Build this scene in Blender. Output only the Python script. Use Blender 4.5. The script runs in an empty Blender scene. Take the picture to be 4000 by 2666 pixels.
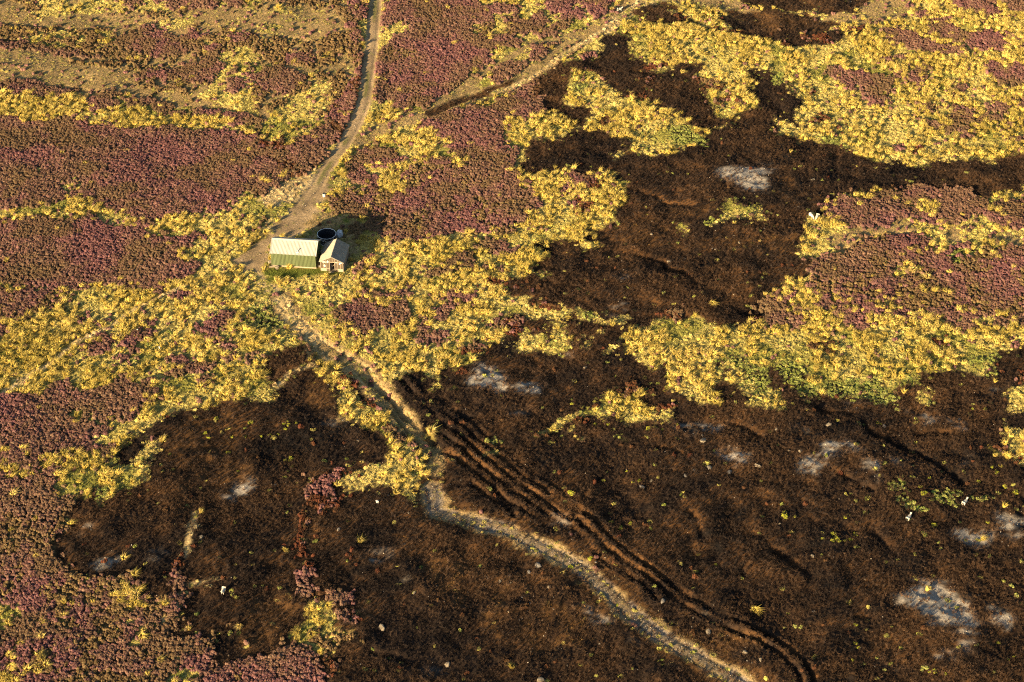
import bpy, bmesh, math, random
import numpy as np
from mathutils import Vector, Matrix

random.seed(7)
RNG = np.random.default_rng(11)
SC = bpy.context.scene
COL = SC.collection
R = math.radians

# ------------------------------------------------------------------ camera
CAM_H, PITCH, FPX = 200.0, 38.0, 7800.0          # metres, degrees below the horizon, focal length in photo pixels
cam_d = bpy.data.cameras.new('camera')
cam = bpy.data.objects.new('camera', cam_d)
COL.objects.link(cam)
cam.location = (0, 0, CAM_H)
cam.rotation_euler = (R(90 - PITCH), 0, 0)
cam_d.sensor_width = 36.0
cam_d.lens = FPX / 4000 * 36.0
cam_d.clip_start, cam_d.clip_end = 1.0, 9000.0
SC.camera = cam

# ------------------------------------------------------------------ sky and sun
SUN_EL, SUN_AZ = 13.0, 40.0                       # elevation; shadows fall this far to the right of straight ahead
w = bpy.data.worlds.new('World')
SC.world = w
w.use_nodes = True
nt = w.node_tree
sky = nt.nodes.new('ShaderNodeTexSky')
sky.sky_type = 'NISHITA'
sky.sun_disc = False
sky.sun_elevation = R(SUN_EL)
sky.sun_rotation = R(180 + SUN_AZ)
nt.links.new(sky.outputs[0], nt.nodes['Background'].inputs[0])
nt.nodes['Background'].inputs[1].default_value = 0.05
sun_d = bpy.data.lights.new('sun', 'SUN')
sun_d.energy = 5.0
sun_d.angle = R(0.5)
sun_d.color = (1.0, 0.77, 0.45)
sun = bpy.data.objects.new('sun', sun_d)
COL.objects.link(sun)
shadow_dir = Vector((math.sin(R(SUN_AZ)) * math.cos(R(SUN_EL)), math.cos(R(SUN_AZ)) * math.cos(R(SUN_EL)), -math.sin(R(SUN_EL))))
sun.rotation_euler = shadow_dir.to_track_quat('-Z', 'Y').to_euler()
SC.view_settings.view_transform = 'Standard'
SC.view_settings.look = 'None'
SC.view_settings.gamma = 1.0
SC.view_settings.exposure = 2.0
SC.view_settings.use_curve_mapping = False
SC.render.engine = 'CYCLES'
SC.cycles.use_denoising = False
SC.cycles.filter_width = 1.1
SC.cycles.max_bounces = 5
SC.cycles.diffuse_bounces = 3
SC.cycles.glossy_bounces = 2
SC.cycles.transmission_bounces = 3

# ------------------------------------------------------------------ ground coordinates
_cp, _sp = math.cos(R(PITCH)), math.sin(R(PITCH))
def G(px, py, h=0.0):
    """point on the plane z = h that the photograph shows at pixel px, py (4000 x 2666)"""
    u, v = (px - 2000) / FPX, (1333 - py) / FPX
    d = (u, _cp + v * _sp, -_sp + v * _cp)
    t = (CAM_H - h) / -d[2]
    return Vector((d[0] * t, d[1] * t, h))

TILES = {'F': (0, 0, 1 / 1.7), 'P': (0, 0, 1.0), 'S': (900, 750, 3.92)}
for c in range(4):
    for r in range(4):
        k = 2.351 if r < 2 or (r == 2 and c < 2) else 1.344
        TILES[f'{c}{r}'] = (1000 * c, (0, 667, 1333, 2000)[r], k)
def tpx(tile, x, y):
    ox, oy, k = TILES[tile]
    return ox + x / k, oy + y / k
def tg(tile, x, y):
    return G(*tpx(tile, x, y))
def poly(tile, s):
    out = []
    for tok in s.split():
        if ':' in tok:                             # "12:" switches tile
            tile = tok[:-1]
            continue
        x, y = tok.split(',')
        p = tg(tile, float(x), float(y))
        out.append((p.x, p.y))
    return np.array(out)

# ------------------------------------------------------------------ smooth noise
class Noise:
    def __init__(s, seed, n=128):
        s.n = n
        s.t = np.random.default_rng(seed).random((n, n))
    def at(s, x, y, scale):
        x, y = np.asarray(x) / scale, np.asarray(y) / scale
        xi, yi = np.floor(x).astype(int), np.floor(y).astype(int)
        fx, fy = x - xi, y - yi
        fx, fy = fx * fx * (3 - 2 * fx), fy * fy * (3 - 2 * fy)
        n, t = s.n, s.t
        a, b = t[xi % n, yi % n], t[(xi + 1) % n, yi % n]
        c, d = t[xi % n, (yi + 1) % n], t[(xi + 1) % n, (yi + 1) % n]
        return (a * (1 - fx) + b * fx) * (1 - fy) + (c * (1 - fx) + d * fx) * fy
    def fbm(s, x, y, scale, octs=4, gain=0.5):
        v, a, tot = 0, 1.0, 0
        for i in range(octs):
            v = v + a * s.at(x + 37.1 * i, y - 19.7 * i, scale / 2 ** i)
            tot += a
            a *= gain
        return v / tot
NA, NB, NC, ND, NE = (Noise(i) for i in (1, 2, 3, 4, 5))

# ------------------------------------------------------------------ land cover, drawn as patches on the ground
X0, X1, Y0, Y1, CELL = -140.0, 140.0, 155.0, 425.0, 0.25
gx = np.arange(X0, X1, CELL) + CELL / 2
gy = np.arange(Y0, Y1, CELL) + CELL / 2
XX, YY = np.meshgrid(gx, gy)                       # [row = y, col = x]
CLS = ['G', 'T', 'H', 'D', 'B', 'O', 'K', 'C', 'S', 'V', 'R', 'L', 'Z']
CID = {c: i for i, c in enumerate(CLS)}
def inside(pts, xs, ys):
    res = np.zeros(np.broadcast(xs, ys).shape, bool)
    n = len(pts)
    for i in range(n):
        x1, y1 = pts[i]
        x2, y2 = pts[(i + 1) % n]
        if y1 == y2:
            continue
        c = ((ys >= y1) != (ys >= y2)) & (xs < (x2 - x1) * (ys - y1) / (y2 - y1) + x1)
        res ^= c
    return res
def window(pts, pad=0.0):
    a = np.clip(((pts[:, 0].min() - pad - X0) / CELL, (pts[:, 0].max() + pad - X0) / CELL), 0, len(gx)).astype(int)
    b = np.clip(((pts[:, 1].min() - pad - Y0) / CELL, (pts[:, 1].max() + pad - Y0) / CELL), 0, len(gy)).astype(int)
    return slice(b[0], b[1] + 1), slice(a[0], a[1] + 1)
# wobble the patch outlines so that none is a straight cut
WXg = XX + 4.2 * (NA.fbm(XX, YY, 5.0, 4, 0.65) - 0.5) + 2.2 * (NC.fbm(XX, YY, 1.6, 3, 0.7) - 0.5)
WYg = YY + 5.0 * (NB.fbm(XX, YY, 5.0, 4, 0.65) - 0.5) + 2.6 * (ND.fbm(XX, YY, 1.6, 3, 0.7) - 0.5)
MIXN = NE.fbm(XX, YY * 0.6, 2.6, 4, 0.6)
_srt = np.sort(MIXN.ravel()[::11])
MIXN = np.searchsorted(_srt, MIXN) / _srt.size       # evenly spread 0..1
cover = np.full(XX.shape, CID['G'], np.int8)
ash = np.zeros(XX.shape, np.float32)
def seg_dist(pts, xs, ys):
    d2 = np.full(xs.shape, 1e9)
    for (x1, y1), (x2, y2) in zip(pts[:-1], pts[1:]):
        dx, dy = x2 - x1, y2 - y1
        t = np.clip(((xs - x1) * dx + (ys - y1) * dy) / (dx * dx + dy * dy + 1e-9), 0, 1)
        d2 = np.minimum(d2, (xs - x1 - t * dx) ** 2 + (ys - y1 - t * dy) ** 2)
    return np.sqrt(d2)
def paint(cls, pts, frac=1.0, other=None, warp=1.0):
    sl = window(pts, 2.5)
    xs, ys = XX[sl], YY[sl]
    xs, ys = xs + (WXg[sl] - xs) * warp, ys + (WYg[sl] - ys) * warp
    m = inside(pts, xs, ys)
    if cls == 'A':
        ash[sl] = np.maximum(ash[sl], m)
        return
    sub = cover[sl]
    if frac < 1:
        pick = MIXN[sl] < frac
        if other:
            sub[m & ~pick] = CID[other]
        m = m & pick
    sub[m] = CID[cls]
bare = np.zeros(XX.shape, bool)                   # trodden ways that stay free of stray plants
def stroke(cls, pts, width, warp=0.15, clear=False):
    sl = window(pts, width + 2)
    xs, ys = XX[sl], YY[sl]
    d = seg_dist(pts, xs + (WXg[sl] - xs) * warp, ys + (WYg[sl] - ys) * warp)
    m = d < width / 2
    if cls == 'A':
        ash[sl] = np.maximum(ash[sl], m)
    else:
        cover[sl][m] = CID[cls]
        if clear:
            bare[sl][m] = True

# one patch per line: cover[/other.fraction] tile outline; '=' lines are strokes with a width in metres.
# G short pale grass, T tall tussocks, H heather, D dry cut moor, B burnt heather, O burnt bare peat, K dirt,
# C pale trampled straw, S mown green grass, V green bilberry and moss, R scorched russet heather, L olive heather, A ash
COVER = '''
G/T.6 F -300,-200 2700,-200 2700,1900 -300,1900
D/L.6 00 -400,-200 3000,-200 2400,1040 1900,1040 900,870 -400,900
G/D.8 00 370,-60 1050,-60 1150,60 1250,110 1100,130 900,90 700,90 560,140 330,170 280,130 370,60
H/G.55 00 1000,-80 2351,-80 2351,60 1800,90 1300,100 1050,40
D 00 -300,20 300,10 280,80 300,170 560,140 900,90 1250,110 1500,170 1480,200 1100,235 820,240 560,240 -300,190
D 00 1600,170 1750,90 2351,60 2351,280 2000,280 1800,230
D/H.6 00 1100,250 1480,200 1700,290 2000,290 1600,380 1430,310
L/G.7 00 -300,210 560,250 820,250 1100,260 1080,460 1400,530 1200,540 900,500 600,440 300,400 -300,350
H 00 1070,330 1430,310 1650,380 1700,470 1600,520 1350,490 1150,460 1080,400
H/L.5 00 1650,350 2000,330 2351,330 2351,390 2000,460 1750,470
G/L.7 00 480,330 820,310 830,390 600,430 480,390
G 00 1480,200 1580,210 1800,150 1780,230 1600,290 1480,320 1440,290
G 00 1800,410 1950,350 2060,330 1980,390 1880,440
H 00 -300,350 200,380 500,440 900,515 880,545 450,475 -300,425
D 00 -300,425 450,475 900,545 1300,565 1500,540 1450,640 1250,700 1290,790 1700,830 1750,900 2100,960 2351,1040 2000,1000 1700,950 1400,890 900,850 600,790 -300,750
L/D.5 00 500,560 900,560 1300,580 1450,620 1200,690 800,650
H 00 1230,700 1600,620 1850,560 2000,570 1980,760 1800,770 1650,720 1500,720 1250,740
H/D.6 00 1700,520 2000,470 2000,560 1850,560
G 00 1990,460 2351,380 2351,1040 2100,970 1870,850 1950,780 2000,640
H 00 2080,740 2220,750 2240,800 2080,800
H/G.4 00 1990,640 2351,600 2351,720 2000,700
H 00 -300,755 300,775 700,825 720,870 520,900 380,880 -300,860
T 00 -300,860 380,885 780,880 900,930 820,1000 700,1030 600,1060 300,1080 -300,970
H/G.65 00 780,880 950,850 1500,920 2000,980 2351,1040 2351,1200 1900,1090 1500,1040 1000,990 850,980
T/G.6 00 930,1000 1150,970 1600,1060 1900,1030 2150,1100 2000,1150 1900,1200 1500,1170 1200,1160 950,1080
G 00 700,1030 820,1000 950,1010 930,1080 700,1070
H 00 -300,970 300,1085 600,1065 700,1080 500,1100 -300,1110
H 00 -400,1105 500,1090 800,1090 1000,1150 1400,1170 1900,1190 2200,1220 2400,1260 2400,1700 -400,1700
L/H.3 00 400,1150 1000,1250 1300,1400 1000,1500 500,1350
H 01 -400,-200 2351,-200 2351,180 2150,230 2080,340 1900,400 1650,360 1450,440 1400,400 1280,400 1160,340 900,310 780,240 600,230 350,330 -400,340
T/G.4 01 -400,335 300,340 500,270 600,230 780,250 960,310 1150,340 1290,400 1300,460 1200,490 1080,490 900,430 600,410 300,430 100,470 -400,440
G 01 560,120 720,40 770,60 720,130 600,210
G 01 290,0 400,-40 380,20 310,45
H 01 -400,440 100,480 300,440 600,420 900,440 1080,500 1250,490 1300,560 1350,600 1600,620 1850,600 1950,640 1700,690 1680,780 1750,820 1820,880 1700,970 1500,1060 1380,1080 1200,1050 850,1010 700,1080 500,1080 300,1060 -400,1050
H 01 1250,490 1350,400 1480,440 1400,500 1300,530
H 01 1480,530 1560,520 1580,570 1500,570
T/G.5 01 -400,1045 120,1030 350,1060 500,1090 300,1110 -400,1095
L/H.5 01 -400,1095 500,1110 640,1150 560,1230 450,1280 350,1300 330,1370 -400,1370
T/G.85 01 -400,1370 330,1360 520,1290 700,1290 900,1400 950,1500 850,1640 02: 700,0 720,130 650,260 500,330 300,400 100,430 -400,420
H 01 -200,1400 60,1390 110,1430 70,1500 -200,1490
H 01 1530,1130 1650,1100 1760,1120 1780,1160 1560,1165
H 01 1850,1390 2080,1310 2160,1360 2000,1450 1900,1568 1830,1500
H 01 1960,1540 2060,1510 2070,1568 02: 2150,0 2130,70 2050,60
H 01 1250,1470 1330,1430 1430,1470 1350,1540 1250,1568 1140,1568
H 01 920,1520 990,1500 1040,1560 900,1580
H 01 800,1350 850,1340 840,1385 805,1385
H 01 950,1360 1020,1340 1010,1400 940,1400
H 01 1330,1360 1400,1340 1420,1400 1340,1420
V 01 2220,1380 2310,1350 2320,1420 2230,1430
H 02 700,0 1040,0 980,60 900,140 800,160 860,70
H 02 1100,-40 1220,-40 1200,60 1110,60
H 02 1030,160 1100,120 1140,180 1060,210
H 02 1160,90 1260,60 1220,120 1150,130
H/G.75 02 1530,160 1640,110 1700,160 1750,180 1980,150 2170,120 2180,190 1950,230 1750,300 1700,280 1600,210
H 02 1810,360 1950,330 1980,380 1870,395
H 02 2250,160 2320,140 2340,180 2280,195
H/G.7 02 1450,320 1560,240 1680,230 1700,280 1560,330
T 02 1200,230 1320,150 1480,60 1620,0 1660,20 1500,130 1440,240 1300,300
H 02 -400,480 250,480 480,420 700,460 980,440 1080,350 1180,310 1290,340 1400,510 1380,570 1250,640 1180,710 1000,690 950,790 980,850 960,910 860,980 700,1010 600,1060 480,1040 430,1080 300,1050 200,980 -400,960
G 02 620,700 780,610 900,720 1000,790 930,810 750,725 630,735
G 02 1080,480 1140,460 1130,540 1090,530
H/T.6 02 -400,960 200,980 430,1080 860,980 1100,930 1180,980 1040,1060 980,1100 820,1150 700,1100 450,1180 200,1260 -400,1270
T 02 330,1130 460,1080 600,1050 640,1150 380,1170
T 02 -400,1190 250,1140 280,1220 100,1260 -400,1250
T 02 650,1030 880,1020 1000,1040 950,1120 860,1130 680,1050
G/T.5 02 500,1300 620,1180 800,1180 850,1130 1040,1150 1030,1200 1200,1180 1340,1120 1400,1170 1350,1250 1200,1340 1050,1360 1000,1320 850,1340 790,1430 730,1440 600,1400 480,1400
H 02 -400,1270 200,1260 450,1180 600,1180 500,1300 480,1400 700,1440 740,1490 680,1600 -400,1600
H/L.75 03 -400,-30 380,-30 340,130 290,150 260,210 300,290 440,350 560,370 700,370 760,430 840,440 920,400 930,470 930,680 1000,640 1090,640 1100,780 1200,800 1345,790 1345,1100 -400,1100
G 03 -400,470 80,480 110,530 40,560 30,630 -400,640
T 03 70,700 150,640 200,560 220,580 130,700 120,780 100,800 60,790
T 03 -400,780 60,800 95,900 80,1100 -400,1100
G/H.75 03 650,720 700,600 740,590 800,560 920,490 920,520 860,540 800,620 720,680
G/H.6 03 600,600 700,500 780,500 700,560 660,620
T 03 640,420 700,410 750,440 740,480 660,490
V/H.6 03 340,620 440,600 480,570 480,640 400,670 340,660
G 03 20,180 60,160 100,80 110,130 70,170 60,200
G/H.5 03 800,800 1000,840 1050,880 800,1000
B 02 2500,560 2351,580 2150,590 1950,620 1700,650 1500,700 1460,790 1350,850 1200,870 1150,1000 1080,1060 1030,1170 1120,1160 1260,1080 1370,1150 1340,1240 1200,1340 1000,1460 870,1400 800,1350 820,1430 730,1470 680,1568 03: 340,130 290,150 265,210 300,290 440,350 560,370 700,365 760,430 840,440 920,400 930,470 930,680 1000,640 1090,640 1100,780 1200,800 1345,790 13: 440,1200 3000,1300 33: 1800,1300 1800,-900 0,-900 22: 300,-700 12: 2351,-30 2130,0 2100,110 2030,200 1980,260 1880,220 1700,210 1640,260 1640,330 1400,290 1340,330 1240,360 1150,330 1000,240 700,280 620,330 540,270 460,260 320,330 200,440 150,540
G 02 1250,1050 1380,940 1500,940 1450,990 1360,1020 1340,1080 1270,1080
V 02 870,1400 1000,1370 990,1450 900,1470
G 02 890,1530 1020,1410 1100,1340 1210,1335 1000,1460 910,1545
B 20 980,310 1100,300 1110,330 1000,350
H/G.5 20 -100,-100 1100,-100 900,100 830,320 400,560 0,800
H 20 600,10 830,0 900,60 860,110 780,90 620,30
H 20 280,-50 560,-50 600,60 380,60
G 20 0,-60 280,-60 330,100 200,130 0,90
C 20 960,80 1040,110 1130,180 1000,240 900,320 800,335 700,385 600,405 480,485 350,565 250,665 130,735 0,795 0,720 150,620 300,540 400,450 600,370 700,280 850,150
D 20 440,310 600,280 720,290 640,360 500,350
S 20 180,360 330,330 500,350 540,380 400,410 200,390
H 20 180,470 290,430 340,470 300,550 200,540
H 20 590,510 700,470 780,500 700,540
H 20 60,230 160,220 150,320 70,310
O 20 1160,60 1250,25 1400,20 1560,80 1500,120 1350,120 1160,110
B 20 1040,90 1160,100 1350,110 1480,150 1600,170 1720,190 1700,230 1500,230 1350,210 1200,200 1130,160 1030,110
B/R.7 20 1480,150 1600,160 1720,230 1900,250 2100,240 2400,290 2400,370 2200,340 2050,310 1850,270 1750,270 1600,220 1480,190
B 20 1720,100 1900,150 2100,180 2400,230 2400,290 2100,250 1980,210 1800,150
D 20 1400,-100 2050,-100 2200,50 2290,100 2200,130 2000,140 1830,90 1650,60 1560,70 1450,20
C 20 1150,60 1250,0 1300,-100 1550,-100 1400,20 1250,25
V 20 1630,70 1800,70 1840,100 1700,110
O 20 2000,110 2200,90 2400,100 2400,220 2200,210 2000,150
B 20 1980,-100 2500,-100 2400,60 2250,50 2100,20
T 20 1120,270 1180,210 1300,210 1500,240 1700,250 1850,280 2000,310 2400,380 2400,520 2200,480 2000,420 1900,380 1700,350 1560,370 1400,330 1200,310
B 20 830,330 960,340 1090,370 1100,430 1150,440 1100,490 1130,540 1240,560 1250,620 1300,650 1400,660 1500,580 1750,600 1760,660 1730,740 1800,830 1770,870 1830,950 1850,1010 1880,1050 1960,1080 2040,1060 2050,1110 1950,1180 1720,1230 1660,1170 1520,1100 1490,1030 1300,1020 1260,920 1160,860 990,900 900,820 800,780 770,680 700,650 600,640 520,620 490,560 700,520 780,520 840,440 840,380
B 20 230,700 370,590 450,560 520,600 520,680 480,740 490,830 520,880 480,930 600,960 700,980 740,1040 640,1060 700,1100 690,1150 600,1170 490,1130 450,1070 350,1060 280,1040 240,960 270,860 230,790
B 20 -20,1700 80,1540 170,1300 400,1250 480,1180 700,1190 860,1210 960,1250 990,1380 1100,1420 1180,1400 1260,1500 1330,1440 1500,1420 1540,1360 1750,1330 1780,1250 1720,1230 1950,1190 2060,1110 2100,1010 2200,980 2170,880 2200,800 2150,660 2240,640 2400,650 2400,1700
G/T.5 20 520,690 600,650 720,650 800,690 790,780 900,830 960,900 1100,900 1260,960 1280,1020 1480,1040 1540,1120 1640,1180 1480,1230 1100,1270 1000,1250 850,1200 700,1180 680,1110 760,1040 700,960 520,930 480,800
G 20 1100,1270 1480,1230 1520,1340 1400,1400 1260,1490 1200,1420
G/B.6 20 980,1260 1100,1280 1120,1360 1010,1400 980,1500 950,1520
H 20 20,830 200,740 270,860 240,960 290,1050 0,1060 -50,900
V 20 1450,1190 1600,1160 1750,1260 1750,1340 1550,1340 1480,1280
V/G.5 20 520,760 700,780 700,880 560,860
R 20 1240,600 1340,575 1340,625 1260,640
R 20 790,1080 870,1040 940,1080 930,1115 810,1115
R/L.5 20 1730,740 1850,700 1940,740 1930,800 1800,810
R/G.7 20 1850,900 2000,880 2080,940 1950,970 1850,950
R/B.6 20 1200,690 1290,690 1290,760 1240,840 1090,840 1080,790 1190,780
R/B.5 20 520,620 700,640 700,670 560,660
R/B.6 20 170,730 230,700 260,860 230,900
H/R.5 20 1090,870 1200,860 1240,930 1130,900
B/O.7 30 -60,-100 900,-100 950,50 850,100 700,130 480,120 330,140 150,130 -60,90
O 30 -60,110 350,160 420,190 650,240 700,270 500,330 350,310 -60,280
D 30 950,20 1200,-100 1350,60 1230,200 1150,240 900,270 700,260 640,230 420,190 340,160 480,135 850,110
B/R.75 30 -60,280 200,290 350,320 600,320 900,270 960,290 930,340 700,350 600,390 500,450 350,460 250,440 100,390 -60,370
T/G.55 30 1230,210 1400,60 1700,-100 2500,-100 2500,1400 900,1400 800,1130 640,900 640,380 940,290
G/T.8 30 -60,440 640,480 640,900 800,1130 640,1320 330,1260 300,1000 200,810 50,680
H 30 1700,-100 2100,-100 2140,180 2000,180 1850,140 1750,110 1740,50
H 30 2090,-100 2500,-100 2400,140 2250,110 2150,50
H 30 1320,120 1400,90 1450,120 1360,160
H 30 1460,200 1520,180 1660,190 1640,215 1500,225
H 30 1480,300 1600,230 1700,240 1830,310 1880,300 2240,310 2240,340 2400,440 2400,520 2200,510 1980,480 1830,410 1600,360 1500,330
H 30 1020,300 1200,300 1380,330 1450,400 1620,410 1800,450 1830,480 1500,500 1350,460 1200,430 1070,360
H 30 990,520 1300,500 1350,530 1150,555 1000,565
H 30 2200,560 2400,560 2400,620 2200,590
H/G.8 30 510,660 620,630 760,650 960,690 1130,700 1250,650 1240,720 1140,760 1150,810 1230,830 1140,840 1000,840 1120,900 1120,940 950,940 820,860 690,790 690,720 540,690
H 30 1380,620 1470,600 1480,650 1400,740 1330,790 1300,750 1370,690
H 30 1640,790 1830,790 1880,850 1750,860 1650,835
H/L.6 30 1310,940 1400,920 1560,960 1500,1010 1430,990
H/L.8 30 1740,970 1860,970 1900,1050 1950,1010 2150,1040 2130,1100 1950,1110 1830,1120 1740,1130 1700,1060
H/L.8 30 1940,610 2100,590 2200,650 2400,680 2400,900 2250,850 2130,790 2050,700 1950,660
H 30 2000,930 2130,900 2400,1000 2400,1060 2200,1010 2050,970
H 30 1350,1050 1550,1110 1720,1150 1960,1180 1900,1205 1650,1205 1450,1130
H 30 1700,1210 1850,1230 1760,1265
H 30 2180,1240 2400,1240 2400,1290 2200,1275
H/T.4 30 2150,300 2500,500 2500,1200 2200,1150
R/H.5 30 1150,1330 1220,1320 1210,1375 1140,1365
R 30 1300,1355 1420,1340 1400,1375
R 30 360,840 420,820 420,880 370,880
R 30 390,1090 500,1060 540,1110 440,1130
R/G.7 30 520,1180 650,1160 690,1200 560,1225
B 30 -60,640 50,680 80,760 200,810 260,900 300,1000 270,1060 330,1130 320,1190 250,1250 330,1300 500,1330 620,1320 780,1370 860,1420 1000,1480 1080,1480 1200,1460 1330,1490 1400,1500 1520,1450 1650,1430 1850,1470 1920,1440 2030,1420 2060,1470 2080,1540 2110,1650 -60,1650
B 30 2080,1420 2200,1390 2500,1400 2500,1650 2150,1650 2070,1480
V/G.6 30 0,780 100,690 190,710 180,800 60,800
V/G.6 30 340,1240 450,1220 740,1310 860,1400 700,1350 500,1330
G/B.4 30 -20,1000 260,1050 320,1180 200,1260 -20,1240
B 21 -60,-30 2400,-30 2400,1650 -60,1650
T/G.5 21 -100,-50 180,60 250,20 450,0 580,0 560,70 800,60 950,10 960,50 870,130 1000,90 1030,200 960,260 1080,300 1050,370 900,410 960,490 880,530 740,540 700,600 660,640 840,680 720,750 620,770 480,740 380,780 250,810 160,920 100,960 60,1010 -100,1010
T 21 180,80 300,20 450,30 480,120 440,190 330,150
H 21 0,230 200,180 260,290 240,340 160,430 200,470 60,490 -100,490
H 21 480,130 580,60 780,90 750,160 600,160 500,190
H 21 0,120 150,110 180,150 20,170
R/H.6 21 570,250 650,240 640,290 570,280
R 21 590,370 650,310 700,350 690,410 590,420
R/H.6 21 720,130 820,130 800,200 740,190
V/G.5 21 20,620 130,620 160,700 80,700
B 21 180,670 300,630 540,640 540,690 460,750 350,790 250,800 190,730
G 21 -100,1180 0,1160 150,1190 180,1240 300,1270 480,1280 640,1310 750,1280 780,1320 900,1340 1060,1370 980,1400 870,1390 640,1370 540,1320 500,1400 450,1360 300,1360 100,1320 -100,1290
V/G.6 21 190,1310 330,1320 320,1350 200,1350
V/G.5 21 620,1320 720,1310 820,1350 640,1365
G 21 180,990 360,980 410,1000 330,1030
R/B.5 21 200,1210 350,1200 420,1180 440,1240 380,1280 250,1260
R/B.5 21 -50,1060 170,1080 150,1150 0,1120
G/T.5 21 1290,1440 1360,1370 1450,1400 1560,1380 1640,1340 1740,1360 1800,1400 1950,1420 2150,1400 2400,1390 2400,1650 1400,1650 1320,1510
H/R.5 21 2180,1390 2300,1290 2400,1230 2400,1400
H/R.5 21 1420,1330 1550,1290 1570,1350 1480,1370
G/B.35 21 -50,1420 400,1400 1000,1540 1000,1650 -50,1650
V/G.5 21 1930,390 2030,300 2130,340 2200,330 2330,340 2351,460 2200,470 2000,460 1950,480 1780,520 1740,490 1900,480
G/B.7 21 1550,430 1620,440 1650,500 1590,560 1530,540
A 21 1860,-30 2351,-30 2351,120 2300,220 2150,240 2080,170 2100,90 1900,40
A 21 1650,150 1750,100 1720,140 1660,160
A 21 1680,190 1740,190 1730,230 1690,220
A 21 920,960 1100,940 1100,1000 950,990
A 21 830,1250 1050,1240 1000,1320 840,1280
A 21 1820,80 1860,80 1860,130 1820,130
C/O.4 21 1000,530 1230,560 1220,600 1080,600
O 21 800,620 1300,640 1500,650 1900,600 2400,620 2400,780 2200,720 1900,690 1500,700 1100,700
O 21 950,490 1300,470 1420,520 1400,600 1230,610 1000,540
O 21 1450,370 1950,340 1900,400 1800,470 1500,400
O/B.5 21 500,640 800,740 500,900 150,960
B 31 -60,-30 2500,-30 2400,90 2140,200 2110,240 1960,230 1850,190 1700,165 1600,160 1420,140 1290,140 1100,180 930,180 700,250 640,300 500,340 470,400 490,450 450,470 370,470 330,600 300,690 290,780 380,820 420,830 360,960 320,1000 250,1040 190,1040 150,1100 -60,1190
O 31 -60,600 300,640 290,800 -60,800
O/B.6 31 150,40 600,250 450,380 100,250
H 31 640,310 820,260 950,200 1180,190 1300,130 1420,140 1840,180 1860,220 2000,250 2120,290 2500,180 2500,530 2130,540 2080,490 2000,430 1850,440 1780,510 1570,510 1420,460 1290,450 1180,490 1000,490 880,520 700,530 600,470 490,450 490,380 560,340
T 31 1190,280 1240,290 1330,330 1360,270 1460,300 1540,290 1530,320 1450,360 1460,390 1390,410 1340,350 1220,310
G/H.5 31 880,240 1100,230 1350,290 1340,330 1100,290
T 31 860,240 920,250 890,280
T 31 2060,350 2130,340 2190,400 2060,400
G 31 640,240 740,230 720,280 660,280
G 31 2110,280 2150,200 2500,50 2500,150 2180,270
G/T.6 31 350,480 600,480 700,540 620,640 600,760 500,780 390,820 290,770 320,680 400,560 350,520
D 31 600,760 630,640 700,550 900,500 1150,470 1320,480 1400,550 1280,595 1000,615 880,655 720,725
T/G.6 31 1320,480 1450,490 1570,520 1600,620 1700,690 1700,780 1580,800 1560,760 1450,750 1470,670 1400,600
D 31 1570,530 1750,540 1800,570 1780,680 1640,650 1600,600
G 31 1800,480 1950,440 2080,490 2090,560 2500,540 2500,650 2200,700 2000,660 1830,640 1780,570
D 31 2000,620 2500,560 2500,670 2180,690
H/L.6 31 430,820 560,780 640,750 880,660 1100,620 1300,600 1450,660 1470,740 1570,790 1700,780 1720,700 1830,650 2000,680 2180,700 2500,660 2500,1370 2200,1330 2000,1320 1900,1300 1700,1290 1500,1290 1300,1260 1100,1200 900,1190 700,1180 500,1120 380,1080 370,950
V/G.7 31 1710,820 1800,720 1960,680 1980,740 1850,830 1740,850
V 31 2070,740 2160,730 2100,770
G 31 1100,1030 1160,880 1290,870 1300,940 1270,980 1160,1020
T 31 1300,890 1370,880 1390,960 1320,970
T 31 1420,960 1480,950 1500,1010 1440,1020
T/H.6 31 -60,1190 150,1100 190,1040 370,1020 380,1080 500,1120 900,1190 1300,1260 1900,1300 2500,1340 2500,1800 -60,1800
H/G.7 31 -60,1190 200,1180 220,1400 -60,1480
H/G.5 31 1600,1360 1800,1340 2200,1400 2400,1480 2000,1460
G/T.5 22 590,60 580,10 640,-60 1400,-60 1400,380 1280,330 1230,340 1200,250 1100,230 1040,250 1060,340 980,370 920,290 880,290 830,250 800,200 740,180 690,130 640,110
V/G.5 22 1040,100 1343,120 1343,330 1200,260 1100,230
B/G.5 22 1050,120 1200,160 1190,250 1040,230
G/T.6 22 370,370 430,330 490,280 540,260 640,255 700,280 670,320 680,350 750,360 850,370 850,430 780,420 700,420 600,430 550,400 480,370 440,400 400,390
R/G.8 22 460,290 520,235 640,235 700,265 620,270 520,272 470,330 440,350
R 22 320,400 400,385 385,430 340,430
R 22 750,350 800,320 870,320 860,360 760,370
R/B.5 22 690,130 760,110 800,180 740,200
=G 22 0.8 370,370 280,410 180,470 130,490
G 22 300,450 335,455 330,475 300,475
G 22 350,500 370,475 385,490 365,515
V 22 540,520 600,515 600,545 550,545
A 22 880,430 1090,410 1080,460 920,480
A 22 1050,570 1200,590 1200,640 1060,600
A 22 -20,370 60,370 60,400 -20,400
A 22 100,210 200,270 120,290 20,270
A 22 260,40 340,50 330,80 270,70
G/T.6 32 -60,-60 1450,-60 1260,30 1200,60 1170,90 1210,130 1120,160 1050,170 980,160 950,170 760,190 740,240 700,230 660,300 600,330 540,300 470,310 380,300 330,300 300,270 230,260 200,300 150,290 100,240 -60,260
V/B.6 32 -60,120 150,150 230,250 200,300 100,250 -60,260
V/G.55 32 250,200 480,230 640,200 740,200 700,235 660,300 600,330 540,300 380,300 300,270
V/G.6 32 1050,110 1210,60 1210,130 1120,165 1050,170
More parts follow.
